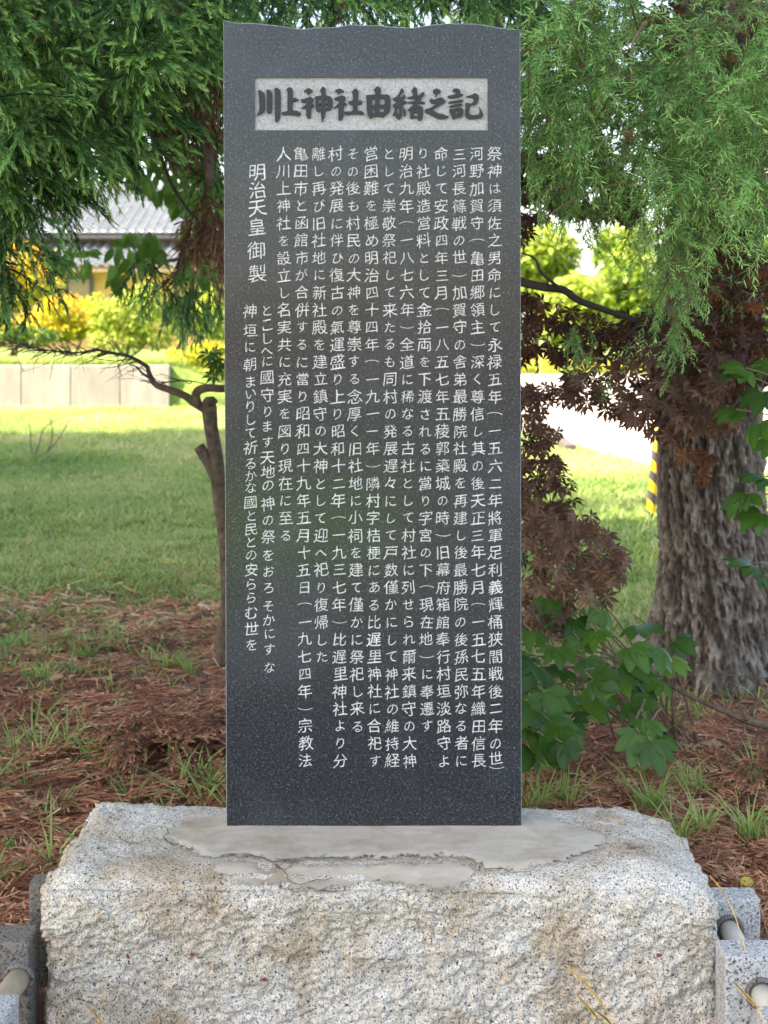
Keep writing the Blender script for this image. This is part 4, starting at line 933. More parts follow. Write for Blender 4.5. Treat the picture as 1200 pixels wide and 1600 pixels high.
for L, a, b in brs:
    m_ = MB(); m_.add(*tube(pt(L), np.linspace(a, b, len(L)), 8, 40)); m_.build('branch', M_prb if a > .015 else M_darkbark, pr, True)
m_ = MB()
for x, y in list(zip(np.linspace(225, 40, 22), np.interp(np.linspace(225, 40, 22), [40, 80, 120, 150, 170, 195, 215, 232], [540, 548, 551, 547, 551, 555, 563, 574]))) + [(240, 595), (262, 597), (300, 596), (234, 582), (218, 576)]:
    for q in range(2):
        a = rng.normal(-2.6 if rng.random() < .5 else 2.6, 0.45); l = 20 + 45 * rng.random(); d = pd_ + rng.normal(0, 0.05)
        p0 = at(x, y, pd_); p1 = at(x + l * math.cos(a), y + l * .5 * math.sin(a), d); pm = (p0 + p1) / 2 + rng.normal(0, .01, 3)
        m_.add(*tube([p0, pm, p1], [.0028, .002, .0012], 4, 7, cap=False))
        p2 = p1 + rng.normal(0, .06, 3) + [-.04, 0, 0]; m_.add(*tube([pm, (pm + p2) / 2 + rng.normal(0, .01, 3), p2], [.0016, .0013, .001], 3, 5, cap=False))
m_.build('twigs', M_darkbark, pr)
m_ = MB(); leaves([(318, 552), (352, 548), (352, 600), (325, 592)], 9, 5.1, 5.3, (-0.6, -0.1, -0.3), 0.3, .05, .065, 0.25, MAP, m_); m_.build('foliage', M_broad, pr)

# ================================================================== MID DISTANCE BROADLEAF TREE (left)
bl = empty('broadleaf_tree', (-1.6, 9.4, 0), 'broad leaved green tree hanging in front of the tiled roof, left of the slab', 'tree')
m_ = MB(); m_.add(*tube([(-0.9, 9.4, -.1), (-1.0, 9.4, 1.2), (-1.25, 9.4, 2.4), (-1.5, 9.3, 3.6)], [.10, .08, .06, .03], 10, 20)); m_.build('trunk', M_bark, bl, True)
m_ = MB()
for poly, n in (([(165, 190), (345, 150), (345, 330), (290, 330), (240, 300), (195, 280), (165, 240)], 470), ([(280, 320), (345, 320), (345, 430), (310, 440), (285, 420)], 140), ([(180, 365), (240, 355), (260, 400), (210, 420), (175, 395)], 60),
                ([(60, 380), (150, 385), (140, 415), (90, 420)], 36), ([(165, 400), (200, 430), (185, 445)], 8), ([(235, 470), (290, 455), (300, 490), (260, 500)], 30), ([(345, -40), (800, -40), (800, 300), (345, 300)], 400)):
    sprays(poly, n, 8.6, 10.0, (0.0, -0.2, -0.8), 0.45, .10, .16, 0.35, OVA, m_, 0.18, (0, -.7, .6), .5)
m_.build('foliage', M_broad, bl)
m_ = MB()
for L in ([(345, 300), (310, 270), (270, 230), (230, 200)], [(345, 380), (300, 400), (250, 410), (200, 420)], [(345, 330), (320, 370), (280, 440), (265, 480)]):
    m_.add(*tube(pt(L, 9.4), [.025, .02, .014, .006], 6, 16))
m_.build('branch', M_bark, bl)
# ================================================================== BACKGROUND : terrace, wall, house, shrubs
M_wall = None
def wall_mat():
    m, n, p, out = newmat('pale weathered concrete'); v = coords(n, (1, 1, .25))
    c = ramp(n, noise(n, v, 3, 6, .7), [(.3, (.20, .182, .165)), (.6, (.30, .275, .255)), (.8, (.35, .32, .30))])
    n.links.new(c, p.inputs['Base Color']); p.inputs['Roughness'].default_value = .9
    bump(n, p, noise(n, v, 30, 4), .3, .01); return m
M_wall = wall_mat()
WD = 21.9
xw = (265 - 600) / F * WD
wl = empty('retaining_wall', (-12, WD, 0), 'low pale concrete retaining wall along the far edge of the lawn', 'wall')
x = xw; k = 0
while x > -30:
    bevel_box('wall_panel', x - 0.885, x - 0.005, WD, WD + .22, -.2, .80, M_wall, wl, .012); x -= 0.89
M_terr = plain('terrace turf', (0.12, 0.19, 0.035), .95, 4, .5, .6, .03)
def tz(a, b): return 0.79 * (1 - smooth(xw - .2, xw + 2.2, a)) * smooth(WD + .05, WD + .12, b) - 0.02 * (b < WD + .06) + 0.03 * smooth(WD + 1, WD + 3, b) * vn(np.c_[a.ravel(), b.ravel(), 0 * a.ravel()], 8).reshape(a.shape)
sheet('terrace', np.concatenate([np.linspace(-60, -8, 30), np.linspace(-7.5, 0.5, 40)]), np.concatenate([[WD + .05, WD + .14], np.linspace(WD + .3, 60, 60)]), lambda a, b: tz(a, b) + 0.004, M_terr)

HD = 38.0
hs = empty('house', (-9, HD, .8), 'ochre walled house with grey tiled roofs and dark framed windows at far left', 'house')
M_ochre = plain('ochre plaster', (0.50, 0.31, 0.12), .9, 3, .12, .2, .01)
M_frame = plain('dark window frame', (0.045, 0.05, 0.06), .5, 8, .2, .1, .003)
M_wood = plain('brown eave boards', (0.24, 0.17, 0.11), .8, 8, .3, .2, .004)
def glass_mat():
    m, n, p, out = newmat('curtained window glass'); v = coords(n, (1, 1, 4))
    n.links.new(ramp(n, noise(n, v, 2, 3), [(.3, (.16, .12, .075)), (.7, (.30, .22, .13))]), p.inputs['Base Color']); p.inputs['Roughness'].default_value = .15; return m
M_glass = glass_mat()
def hx(px): return (px - 600) / F * HD
def hz_(py): return H - (py - HZ) / F * HD
def add_box(name, x0, x1, y0, y1, z0, z1, mat, parent, b=.01): return bevel_box(name, x0, x1, y0, y1, z0, z1, mat, parent, b)
hx0, hx1 = hx(-260), hx(520); e = hz_(419)
add_box('wall', hx0, hx1, HD, HD + 8, .6, e + .25, M_ochre, hs)
add_box('upper_wall', hx0, hx1, HD + 1.6, HD + 7.5, e + .2, e + 1.25, M_wood, hs)
def tile_roof(name, x0, x1, y0, z0, y1, z1):
    """pan tiles : waves across, steps down the slope"""
    wv = 0.30; nx = int((x1 - x0) / wv * 8); L = math.hypot(y1 - y0, z1 - z0); ns = int(L / .28)
    xs = np.linspace(x0, x1, nx); t = np.repeat(np.linspace(0, 1, ns + 1), 2)[1:-1]; st = np.tile([0.045, 0.0], ns)[:len(t)]
    st = np.array([0.05 if i % 2 == 0 else 0.0 for i in range(len(t))])
    A, Tt = np.meshgrid(xs, t, indexing='ij'); Sx = np.broadcast_to(st, A.shape)
    ny, nz_ = -(z1 - z0) / L, (y1 - y0) / L
    hgt = 0.045 * np.sin(A / wv * 2 * np.pi) + Sx
    V = np.stack([A, y0 + (y1 - y0) * Tt + ny * hgt, z0 + (z1 - z0) * Tt + nz_ * hgt], -1).reshape(-1, 3)
    m_ = len(t); i, j = np.meshgrid(np.arange(nx - 1), np.arange(m_ - 1), indexing='ij'); k = i * m_ + j
    Q = np.stack([k, k + m_, k + m_ + 1, k + 1], -1).reshape(-1, 4)
    r = mk(name, V, Q, M_tile, hs)
    return r
M_tile = plain('grey glazed roof tiles', (0.20, 0.215, 0.24), .38, 3, .25, .1, .004)
tile_roof('roof', hx0 - .5, hx1 + .6, HD - .9, e, HD + 1.7, e + .95)
add_box('fascia', hx0 - .5, hx1 + .6, HD - .88, HD - .80, e - .16, e - .03, M_wood, hs)
tile_roof('roof', hx0 - .5, hx1 + .6, HD + .7, e + 1.15, HD + 5.0, e + 3.0)
add_box('fascia', hx0 - .5, hx1 + .6, HD + .72, HD + .80, e + .98, e + 1.12, M_frame, hs)
add_box('ridge', hx0 - .6, hx1 + .7, HD + 4.8, HD + 5.2, e + 2.95, e + 3.3, M_tile, hs, .05)
for x0, x1 in ((68, 142), (-90, 0), (300, 340)):
    fx0, fx1 = hx(x0), hx(x1)
    w_ = add_box('window', fx0, fx1, HD - .05, HD + .02, 1.3, e - .35, M_glass, hs)
    for a, b, c, d in ((fx0 - .09, fx0 + .03, 1.2, e - .22), (fx1 - .03, fx1 + .09, 1.2, e - .22), (fx0 + .031, fx1 - .031, e - .36, e - .22), ((fx0 + fx1) / 2 - .04, (fx0 + fx1) / 2 + .04, 1.2, e - .37)):
        add_box('frame', a, b, HD - .10, HD - .052, c, d, M_frame, w_)
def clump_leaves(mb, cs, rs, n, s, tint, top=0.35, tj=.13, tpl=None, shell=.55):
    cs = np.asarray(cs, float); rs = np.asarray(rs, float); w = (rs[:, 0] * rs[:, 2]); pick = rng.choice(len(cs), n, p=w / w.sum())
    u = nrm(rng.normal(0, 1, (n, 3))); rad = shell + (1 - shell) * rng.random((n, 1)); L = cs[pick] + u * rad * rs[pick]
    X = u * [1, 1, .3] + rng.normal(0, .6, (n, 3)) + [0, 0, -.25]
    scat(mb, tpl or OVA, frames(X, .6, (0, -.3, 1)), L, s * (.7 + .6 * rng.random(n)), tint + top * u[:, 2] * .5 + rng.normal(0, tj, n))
def shrub(name, label, cat, base, clumps, n, s, mat, tint, group=None, trunk=None, top=.35):
    """clumps : (px, py, depth, rx, ry, rz)"""
    r = empty(name, base, label, cat, group); cs = [at(a, b, d) for a, b, d, *_ in clumps]; rs = [q[3:] for q in clumps]
    m_ = MB(); clump_leaves(m_, cs, rs, n, s, tint, top); m_.build('foliage', mat, r)
    if trunk:
        m_ = MB()
        for c in cs:
            c = np.array(c); b = np.array(base); m_.add(*tube([b + rng.normal(0, .05, 3), b * .5 + c * .5 + rng.normal(0, .06, 3), c], [trunk, trunk * .7, trunk * .3], 6, 8))
        m_.build('trunk' if cat == 'tree' else 'stems', M_bark, r, True)
    return r
G1 = 'garden shrubs between the house and the wall'
def base_at(px, d, z): p = at(px, 500, d); return (p[0], p[1], z)
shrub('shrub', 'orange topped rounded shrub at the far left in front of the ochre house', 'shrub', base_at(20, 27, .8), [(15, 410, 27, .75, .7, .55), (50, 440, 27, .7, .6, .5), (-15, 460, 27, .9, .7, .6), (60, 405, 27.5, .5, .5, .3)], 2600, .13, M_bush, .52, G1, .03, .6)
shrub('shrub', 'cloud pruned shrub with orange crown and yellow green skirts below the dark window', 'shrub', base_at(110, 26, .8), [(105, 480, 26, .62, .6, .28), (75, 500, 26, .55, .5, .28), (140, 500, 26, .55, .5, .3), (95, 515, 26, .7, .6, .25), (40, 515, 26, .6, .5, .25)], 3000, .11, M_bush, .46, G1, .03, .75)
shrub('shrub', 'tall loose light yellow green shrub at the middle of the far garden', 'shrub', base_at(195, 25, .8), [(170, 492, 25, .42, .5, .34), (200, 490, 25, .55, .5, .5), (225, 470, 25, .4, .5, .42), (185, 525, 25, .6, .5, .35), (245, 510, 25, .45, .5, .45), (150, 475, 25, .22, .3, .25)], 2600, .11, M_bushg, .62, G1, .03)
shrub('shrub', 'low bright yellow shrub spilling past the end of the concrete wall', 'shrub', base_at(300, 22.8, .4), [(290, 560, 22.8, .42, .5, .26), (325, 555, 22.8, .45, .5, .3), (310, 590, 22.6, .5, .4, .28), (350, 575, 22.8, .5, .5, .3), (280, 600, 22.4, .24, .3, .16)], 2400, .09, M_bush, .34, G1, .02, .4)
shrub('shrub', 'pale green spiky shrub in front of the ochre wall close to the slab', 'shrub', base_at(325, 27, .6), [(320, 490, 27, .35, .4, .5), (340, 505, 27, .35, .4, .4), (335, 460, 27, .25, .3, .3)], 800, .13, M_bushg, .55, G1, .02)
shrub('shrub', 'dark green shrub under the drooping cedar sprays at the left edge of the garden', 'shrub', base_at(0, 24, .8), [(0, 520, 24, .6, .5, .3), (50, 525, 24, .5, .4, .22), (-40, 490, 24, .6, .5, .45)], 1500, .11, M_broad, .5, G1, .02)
# across the road
G2 = 'trees beyond the road'
def ftree(label, px, d, py_top, w, n, s, mat, tint, base=0.0):
    r_ = w / F * d / 2; zt = H - (py_top - HZ) / F * d; x_ = (px - 600) / F * d; cl = []
    hh = zt - base
    for k in range(9):
        a = rng.random() * 6.28; q = rng.random() ** .5; zc = base + hh * (.28 + .58 * rng.random()); f = 1 - .55 * max(0, (zc - base) / hh - .5) * 2
        p = np.array([x_ + r_ * .6 * q * f * math.cos(a), d + r_ * .6 * q * math.sin(a), zc]); cl.append((p, np.array([r_ * .5, r_ * .5, hh * .17])))
    r = empty('roadside_tree', (x_, d, base), label, 'tree', G2)
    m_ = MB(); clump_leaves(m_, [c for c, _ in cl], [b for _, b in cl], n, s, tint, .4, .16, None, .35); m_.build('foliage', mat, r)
    m_ = MB(); m_.add(*tube([(x_, d, base - .2), (x_ + .1, d, base + hh * .4), (x_, d, base + hh * .8)], [r_ * .07, r_ * .05, r_ * .02], 8, 10)); m_.build('trunk', M_bark, r, True)
ftree('bright light green bushy tree beyond the road just right of the slab', 835, 46, 352, 175, 3800, .34, M_bushg, .50)
ftree('low yellow green rounded tree beyond the road under the sky gap', 905, 42, 425, 135, 3800, .30, M_bushg, .55)
ftree('mid green tree beyond the road behind the hanging larch strands', 980, 50, 338, 165, 3800, .36, M_bushg, .34)
ftree('tall green tree beyond the road behind the furrowed trunk', 1085, 52, 330, 170, 3400, .38, M_broad, .60)
ftree('dark green tree beyond the road at the right edge', 1190, 48, 360, 150, 3000, .36, M_broad, .55)
# low hedge at the far road edge
r = empty('hedge', (6, 39, 0), 'low yellow green hedge along the far side of the pale road', 'hedge')
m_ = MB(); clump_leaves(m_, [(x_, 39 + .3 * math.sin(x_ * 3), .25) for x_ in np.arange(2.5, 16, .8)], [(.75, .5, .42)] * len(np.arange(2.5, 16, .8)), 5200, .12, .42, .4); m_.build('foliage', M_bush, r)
# distant wooded ridge
xs = np.linspace(-260, 260, 200); ys = np.linspace(150, 330, 40)
sheet('hills', xs, ys, lambda a, b: -1 + (11 * (1 + .35 * fbm(np.c_[a.ravel() / 40, b.ravel() * 0, 0 * a.ravel()], 3, 4).reshape(a.shape))) * smooth(150, 260, b) + 1.2 * vn(np.c_[a.ravel() / 5, b.ravel() / 5, 0 * a.ravel()], 6).reshape(a.shape), plain('wooded hillside', (.055, .085, .045), .95, .3, .4, .5, .3))

# kerb / driveway ramp edge and striped guard
kb = mk('driveway_kerb', *boxv(0, 1.0, 0, 1, 0, 1), M_bark, None) if False else None
P0 = at(832, 676, 17.3) * [1, 1, 0]; P1 = at(892, 712, 14.1) * [1, 1, 0]
dv = nrm(P1 - P0); sd = np.array([-dv[1], dv[0], 0])
V = np.array([P0 - sd * .06, P1 - sd * .06, P1 + sd * .06, P0 + sd * .06]); V = np.vstack([V + [0, 0, -.05], V + [0, 0, .22]])
V[5:7, 2] -= .10
o = mk('driveway_kerb', V, np.array([[0, 1, 5, 4], [1, 2, 6, 5], [2, 3, 7, 6], [3, 0, 4, 7], [4, 5, 6, 7]]), plain('dark kerb concrete', (.085, .07, .06), .9, 20, .3, .3, .01), None, loc=P0)  # kerb has one dark concrete tone
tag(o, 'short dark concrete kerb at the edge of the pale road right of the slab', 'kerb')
def stripe_mat():
    m, n, p, out = newmat('yellow and black guard sleeve'); tc = nd(n, 'ShaderNodeTexCoord'); sx = nd(n, 'ShaderNodeSeparateXYZ'); n.links.new(tc.outputs['Object'], sx.inputs[0])
    a = nd(n, 'ShaderNodeMath', operation='MULTIPLY_ADD'); n.links.new(sx.outputs[0], a.inputs[0]); a.inputs[1].default_value = 0.9; n.links.new(sx.outputs[2], a.inputs[2])
    b = nd(n, 'ShaderNodeMath', operation='MULTIPLY'); n.links.new(a.outputs[0], b.inputs[0]); b.inputs[1].default_value = 1 / 0.165
    c = nd(n, 'ShaderNodeMath', operation='FRACT'); n.links.new(b.outputs[0], c.inputs[0])
    n.links.new(ramp(n, c.outputs[0], [(0, (.035, .035, .04)), (.5, (.72, .36, .015))], 'CONSTANT'), p.inputs['Base Color']); p.inputs['Roughness'].default_value = .45; return m
gd = 9.3; g0 = at(1015.5, 815, gd) * [1, 1, 0]
g = empty('guy_wire_guard', tuple(g0), 'yellow and black striped guard on a slanting wire beside the furrowed trunk', 'wire guard')
g1 = at(1030, 640, gd); g2 = at(1080, 60, gd)
gdir = nrm(g1 - g0); m_ = MB(); m_.add(*tube([g0 - gdir * .05, g0, g0 + gdir * .45, g0 + gdir * .92], .033, 16)); m_.build('sleeve', stripe_mat(), g, True)
m_ = MB(); m_.add(*tube([g0, g0 + gdir * 6], .006, 6)); m_.build('wire', plain('steel wire', (.35, .35, .36), .4, 20, .1, .05, .001, 1), g)

# ================================================================== GROUND COVER
def tuft(nb, h, sp_, w, arch):
    mb = MB()
    for _ in range(nb):
        a = rng.random() * 6.28; b0 = np.array([math.cos(a), math.sin(a), 0]) * sp_ * rng.random(); hh = h * (.5 + .7 * rng.random()); d = np.array([math.cos(a + rng.normal(0, .6)), math.sin(a + rng.normal(0, .6)), 0])
        t = np.linspace(0, 1, 4); C = b0 + np.outer(t, [0, 0, hh]) + np.outer(t**2, d) * hh * arch * (.4 + rng.random()); C[:, 2] -= hh * .22 * arch * t**3
        s = np.array([-d[1], d[0], 0]); wd = w * np.array([.8, 1, .75, .0])
        V = np.vstack([C - np.outer(wd, s), C[:3] + np.outer(wd[:3], s)])
        mb.add(V, tris=[[0, 1, 5], [0, 5, 4], [1, 2, 6], [1, 6, 5], [2, 3, 6]], tint=np.concatenate([t * .25, t[:3] * .25]) + rng.normal(0, .1))
    return flatten(mb)
TUF = [tuft(8, .07, .05, .0028, .9) for _ in range(6)]
TUL = [tuft(9, .15, .03, .0028, .9) for _ in range(6)]
def up_frames(n):
    a = rng.random(n) * 6.28; return np.stack([np.stack([np.cos(a), np.sin(a), 0 * a], -1), np.stack([-np.sin(a), np.cos(a), 0 * a], -1), np.tile([0, 0, 1.], (n, 1))], -1)
def grass_zone(mb, poly, n, tpl, s0, s1, tint, dens=None, tj=.12):
    P = sample_poly(poly, n)
    if dens is not None: P = P[rng.random(n) < dens(P)]
    L = np.c_[P, gz(P[:, 0], P[:, 1])]; n = len(P)
    scat(mb, tpl, up_frames(n), L, s0 + (s1 - s0) * rng.random(n), tint + .30 * vn(np.c_[P * .9, P[:, :1] * 0], 14) + rng.normal(0, tj, n))
m_ = MB()
def lawn_den(P):
    k = .62 + .55 * vn(np.c_[P * 1.1, P[:, :1] * 0], 55) + .35 * vn(np.c_[P * 3.3, P[:, :1] * 0], 57)
    return np.clip((k * .9 + smooth(5.9, 8.2, P[:, 1]) * 1.0 - .30) * smooth(4.6, 6.4, P[:, 1] + .3 * P[:, 0]*0), 0.015, 1)
grass_zone(m_, [(-1.9, 4.4), (.2, 4.4), (.2, 9), (-3.2, 9)], 15000, TUF, .6, 1.15, .30, lawn_den)
grass_zone(m_, [(-3.2, 9), (.2, 9), (0, 13), (-4.3, 13)], 10000, TUF, .8, 1.5, .34)
grass_zone(m_, [(-4.3, 13), (0, 13), (0, 21.5), (-7.2, 21.5)], 11000, TUF, 1.2, 2.2, .50)
m_t = MB()
grass_zone(m_, [(.5, 4.6), (2.0, 4.6), (2.8, 7.2), (.6, 7.2)], 3800, TUF, .6, 1.2, .28, lambda P: np.clip(.2 + smooth(5.2, 6.4, P[:, 1]), 0, 1))
grass_zone(m_, [(.6, 7.2), (2.9, 7.2), (2.9, 12.4), (1.2, 20), (.4, 20)], 9500, TUF, .9, 1.9, .44)
grass_zone(m_, [(2.2, 5.6), (6, 5.6), (6, 11.5), (2.9, 12.4)], 4000, TUF, .9, 1.6, .40)
# sparse long green tufts in the litter
for poly, n in (([(-4.2, 22.1), (-.6, 22.1), (-.6, 26), (-4.5, 26)], 1500), ([(-9, 22.15), (-3.9, 22.15), (-3.9, 24), (-9, 24)], 1500)):
    P = sample_poly(poly, n); L = np.c_[P, tz(P[:, 0], P[:, 1])]; scat(m_, TUF, up_frames(n), L, 1.4 + 1.4 * rng.random(n), .45 + rng.normal(0, .14, n))
grass_zone(m_, [(-1.25, 3.15), (-.30, 3.22), (-.36, 4.7), (-1.5, 4.7)], 60, TUL, .6, 1.15, .42)
for px, py, c in ((330, 1235, 10), (300, 1220, 6), (220, 1160, 9), (140, 1170, 5), (190, 1190, 6), (100, 1165, 4), (240, 1150, 4), (20, 1165, 4), (60, 1060, 5), (270, 1040, 5), (300, 1050, 4), (1010, 1265, 9), (1075, 1230, 5), (1100, 1240, 4), (1090, 1300, 6), (1190, 1230, 6), (880, 1250, 6), (835, 1265, 4), (1180, 1310, 6), (850, 1200, 5), (1065, 1320, 4)):
    d = F * H / (py - HZ); L = np.array([at(px, py, d) + np.r_[rng.normal(0, .02, 2), 0] for _ in range(c)]); L[:, 2] = gz(L[:, 0], L[:, 1])
    scat(m_, TUL, up_frames(c), L, .55 + .5 * rng.random(c), .45 + rng.normal(0, .1, c))
grass_zone(m_, [(.40, 3.2), (1.3, 3.2), (1.7, 4.4), (.45, 4.4)], 22, TUL, .4, .9, .42)
tag(m_.build('grass', M_grass, None), 'short green grass and pale weeds growing through the needle litter', 'grass', kind='stuff')

# needle litter : loose needles plus fallen dead sprays
m_ = MB()
def litter(poly, n, l0, l1, w, tint, dens=None):
    P = sample_poly(poly, n)
    if dens is not None: P = P[rng.random(n) < dens(P)]
    n = len(P); a = rng.random(n) * 6.28; l = l0 + (l1 - l0) * rng.random(n) ** 2; z = gz(P[:, 0], P[:, 1]) + .003 + .022 * rng.random(n)
    d = np.stack([np.cos(a), np.sin(a), rng.normal(0, .22, n)], -1) * l[:, None]; s = np.stack([-np.sin(a), np.cos(a), rng.normal(0, .5, n)], -1) * (w * (.6 + .8 * rng.random(n)))[:, None]
    c = np.c_[P, z]; b = np.stack([-np.sin(a), np.cos(a), 0 * a], -1) * (l * .14 * rng.normal(0, 1, n))[:, None]
    V = np.stack([c - d / 2 - s / 2, c - d / 2 + s / 2, c + b - s / 2, c + b + s / 2, c + d / 2], 1).reshape(-1, 3); k = (np.arange(n) * 5)[:, None]
    m_.add(V, tris=np.concatenate([k + [0, 1, 3], k + [0, 3, 2], k + [2, 3, 4]]), tint=np.repeat(tint + rng.normal(0, .20, n), 5))
litter([(-1.6, 2.98), (-.7, 2.98), (-.3, 3.2), (-.3, 4.2), (-1.9, 4.2)], 17000, .02, .12, .0036, .52)
litter([(-1.9, 4.2), (.3, 4.2), (.3, 6.6), (-2.6, 6.6)], 12000, .03, .14, .0055, .45, lambda P: 1.1 - smooth(5.0, 7.0, P[:, 1]))
litter([(.3, 3.2), (.74, 3.0), (1.7, 2.98), (2.0, 4.2), (.3, 4.2)], 17000, .02, .12, .0036, .54)
litter([(.3, 4.2), (2.2, 4.2), (2.6, 5.4), (.3, 5.4)], 6000, .03, .12, .005, .42)
litter([(-2.5, 6), (0, 6), (0, 8.5), (-3, 8.5)], 8000, .04, .16, .008, .66)
n = 190
def dsprays(poly, n, s0, s1, tint, zz=.012, zr=.03):
    P = sample_poly(poly, n); L = np.c_[P, gz(P[:, 0], P[:, 1]) + zz + zr * rng.random(n)]; a = rng.random(n) * 6.28
    X = np.stack([np.cos(a), np.sin(a), rng.normal(.02, .1, n)], -1); R = frames(X, .12)
    R = R.copy(); R[:, :, 2] *= .35
    scat(m_, CED, R, L, s0 + (s1 - s0) * rng.random(n), tint + rng.normal(0, .1, n))
dsprays([(-1.7, 3.7), (-.35, 3.7), (-.3, 5.0), (-2.1, 5.0)], 230, .7, 1.25, .16)
dsprays([(-1.3, 3.05), (-.35, 3.25), (-.35, 3.7), (-1.4, 3.7)], 60, .5, .9, .16)
dsprays([(-1.0, 4.05), (-.55, 4.05), (-.5, 4.6), (-1.1, 4.6)], 60, .8, 1.2, .08, .03, .12)
dsprays([(.4, 3.25), (1.5, 3.1), (1.8, 4.4), (.4, 4.4)], 90, .5, .9, .16)
dsprays([(1.15, 3.75), (1.75, 3.75), (1.8, 4.15), (1.2, 4.2)], 44, .6, 1.0, -.04, .03, .12)
dsprays([(-2.1, 5.0), (-.2, 5.0), (-.2, 6.2), (-2.4, 6.2)], 70, .8, 1.3, .16)
V, fl, tn = m_.arr()
tag(mk('needle_litter', V, fl, M_litter, None, tint=np.clip(tn, 0, 1)), 'reddish brown carpet of fallen conifer needles and dead sprays around the base', 'litter', kind='stuff')

# ================================================================== FIVE LEAVED SHRUB, right of the slab
fv = empty('five_leaved_shrub', (1.0, 4.45, 0), 'low shrub with glossy dark green five part leaves between slab and furrowed trunk', 'shrub')
m_ = MB()
cent = [(835, 1105, 3.75), (850, 1150, 3.65), (878, 1160, 3.6), (890, 1120, 3.8), (925, 1060, 3.8), (905, 1085, 3.9), (960, 1055, 3.85), (985, 1010, 3.75), (1022, 1010, 3.8), (1045, 1030, 3.85), (995, 1060, 4.0), (1010, 1125, 3.7), (1020, 1160, 3.6), (1000, 1145, 3.65),
        (870, 1010, 4.0), (905, 1000, 4.1), (930, 985, 4.1), (865, 960, 4.2), (900, 965, 4.2), (840, 1040, 3.9), (830, 985, 4.1), (970, 1035, 4.0), (850, 1080, 3.8), (940, 950, 4.2), (1055, 1000, 4.1), (860, 1125, 3.7), (832, 1135, 3.75), (915, 1030, 4.0), (950, 1080, 3.95), (1030, 1060, 4.0), (985, 1095, 3.9), (870, 1085, 3.85), (820, 1060, 3.9), (895, 1140, 3.75), (935, 1040, 4.1), (1035, 1145, 3.8), (855, 935, 4.25), (1000, 975, 4.1), (825, 1020, 4.0), (885, 1045, 4.0), (830, 1170, 3.7)]
for q, (x_, y_, d) in enumerate(cent):
    p = at(x_, y_, d); X = np.array([[rng.normal(0, .5), -.65, -.36 + rng.normal(0, .2)]]); scat(m_, PAL, frames(X, .26, (0, -.65, .7)), p[None], np.array([.075 + .045 * rng.random()]), np.array([.42 + rng.normal(0, .14)]))
m_.build('foliage', M_five, fv, True)
m_ = MB()
for x_, y_, d in cent:
    p = at(x_, y_, d); b = np.array([1.0 + rng.normal(0, .06), 4.45 + rng.normal(0, .06), -.02]); mid = (p + b) / 2 + [0, 0, .12]
    m_.add(*tube([b, mid, p + [0, .07, .01], p], [.006, .004, .0028, .002], 5, 12))
m_.build('stems', M_twig, fv)
vn_ = empty('climbing_plant', (2.05, 4.5, 0), 'leafy green plant reaching in front of the trunk at the right edge', 'plant')
m_ = MB()
vc = [(1135, 585, 4.2), (1165, 575, 4.2), (1190, 610, 4.1), (1150, 640, 4.2), (1185, 660, 4.0), (1195, 745, 4.0), (1165, 770, 4.0), (1190, 800, 4.0), (1175, 880, 4.0), (1195, 900, 3.9), (1210, 690, 4.2), (1195, 560, 4.3)]
for x_, y_, d in vc:
    p = at(x_, y_, d); X = np.array([[-.6 + rng.normal(0, .4), -.5, -.35 + rng.normal(0, .25)]]); scat(m_, PAL, frames(X, .38, (-.2, -.5, .8)), p[None], np.array([.085 + .03 * rng.random()]), np.array([.30 + rng.normal(0, .15)]))
m_.build('foliage', M_five, vn_, True)
m_ = MB()
main = spline([(2.05, 4.5, -.05), (1.75, 4.4, .5), (1.55, 4.35, 1.0), (1.42, 4.3, 1.4), (1.40, 4.3, 1.62)], 40); m_.add(*tube(main, np.linspace(.012, .004, 40), 6))
for x_, y_, d in vc:
    p = at(x_, y_, d); b = main[np.argmin(np.abs(main[:, 2] - p[2] + .15))]; m_.add(*tube([b, (b + p) / 2 + [0, 0, .04], p], [.004, .003, .002], 5, 8))
m_.build('stems', M_twig, vn_)
# fallen bare branch at the right
o_pts = [(1030, 1062, 4.2), (1080, 1088, 4.15), (1130, 1110, 4.1), (1175, 1128, 4.05), (1230, 1140, 4.0)]
m_ = MB(); m_.add(*tube([at(*q) for q in o_pts], [.005, .008, .010, .013, .015], 7, 24))
for L, r in (([(1165, 1125, 4.05), (1185, 1095, 4.05), (1205, 1070, 4.05)], .008), ([(1175, 1120, 4.05), (1180, 1080, 4.0), (1172, 1050, 4.0)], .003), ([(1130, 1110, 4.1), (1150, 1080, 4.1), (1160, 1050, 4.1)], .003), ([(1055, 1075, 4.17), (1055, 1110, 4.1)], .003), ([(1060, 1030, 4.2), (1090, 1035, 4.15), (1120, 1052, 4.1), (1200, 1060, 4.05)], .0035)):
    m_.add(*tube([at(*q) for q in L], np.linspace(r, r * .5, len(L)), 5, 10))
o = m_.build('fallen_branch', M_bark, None, True, loc=at(1230, 1140, 4.0)); tag(o, 'bare dark forked branch lying slanted over the litter below the furrowed trunk', 'branch')

# bare seedling in the lawn at left
bs = MB(); bd = F * H / (722 - HZ)
for L in ([(52, 722), (75, 705), (95, 680), (108, 655)], [(52, 722), (48, 690), (46, 655)], [(75, 705), (82, 680), (78, 650)], [(52, 722), (62, 690), (70, 668), (100, 650)]):
    bs.add(*tube(pt(L, bd), np.linspace(.012, .005, len(L)), 5, 12))
o = bs.build('bare_sapling', M_twig, None, True, loc=at(52, 722, bd)); tag(o, 'leafless branching sapling standing in the shaded lawn at far left', 'sapling')

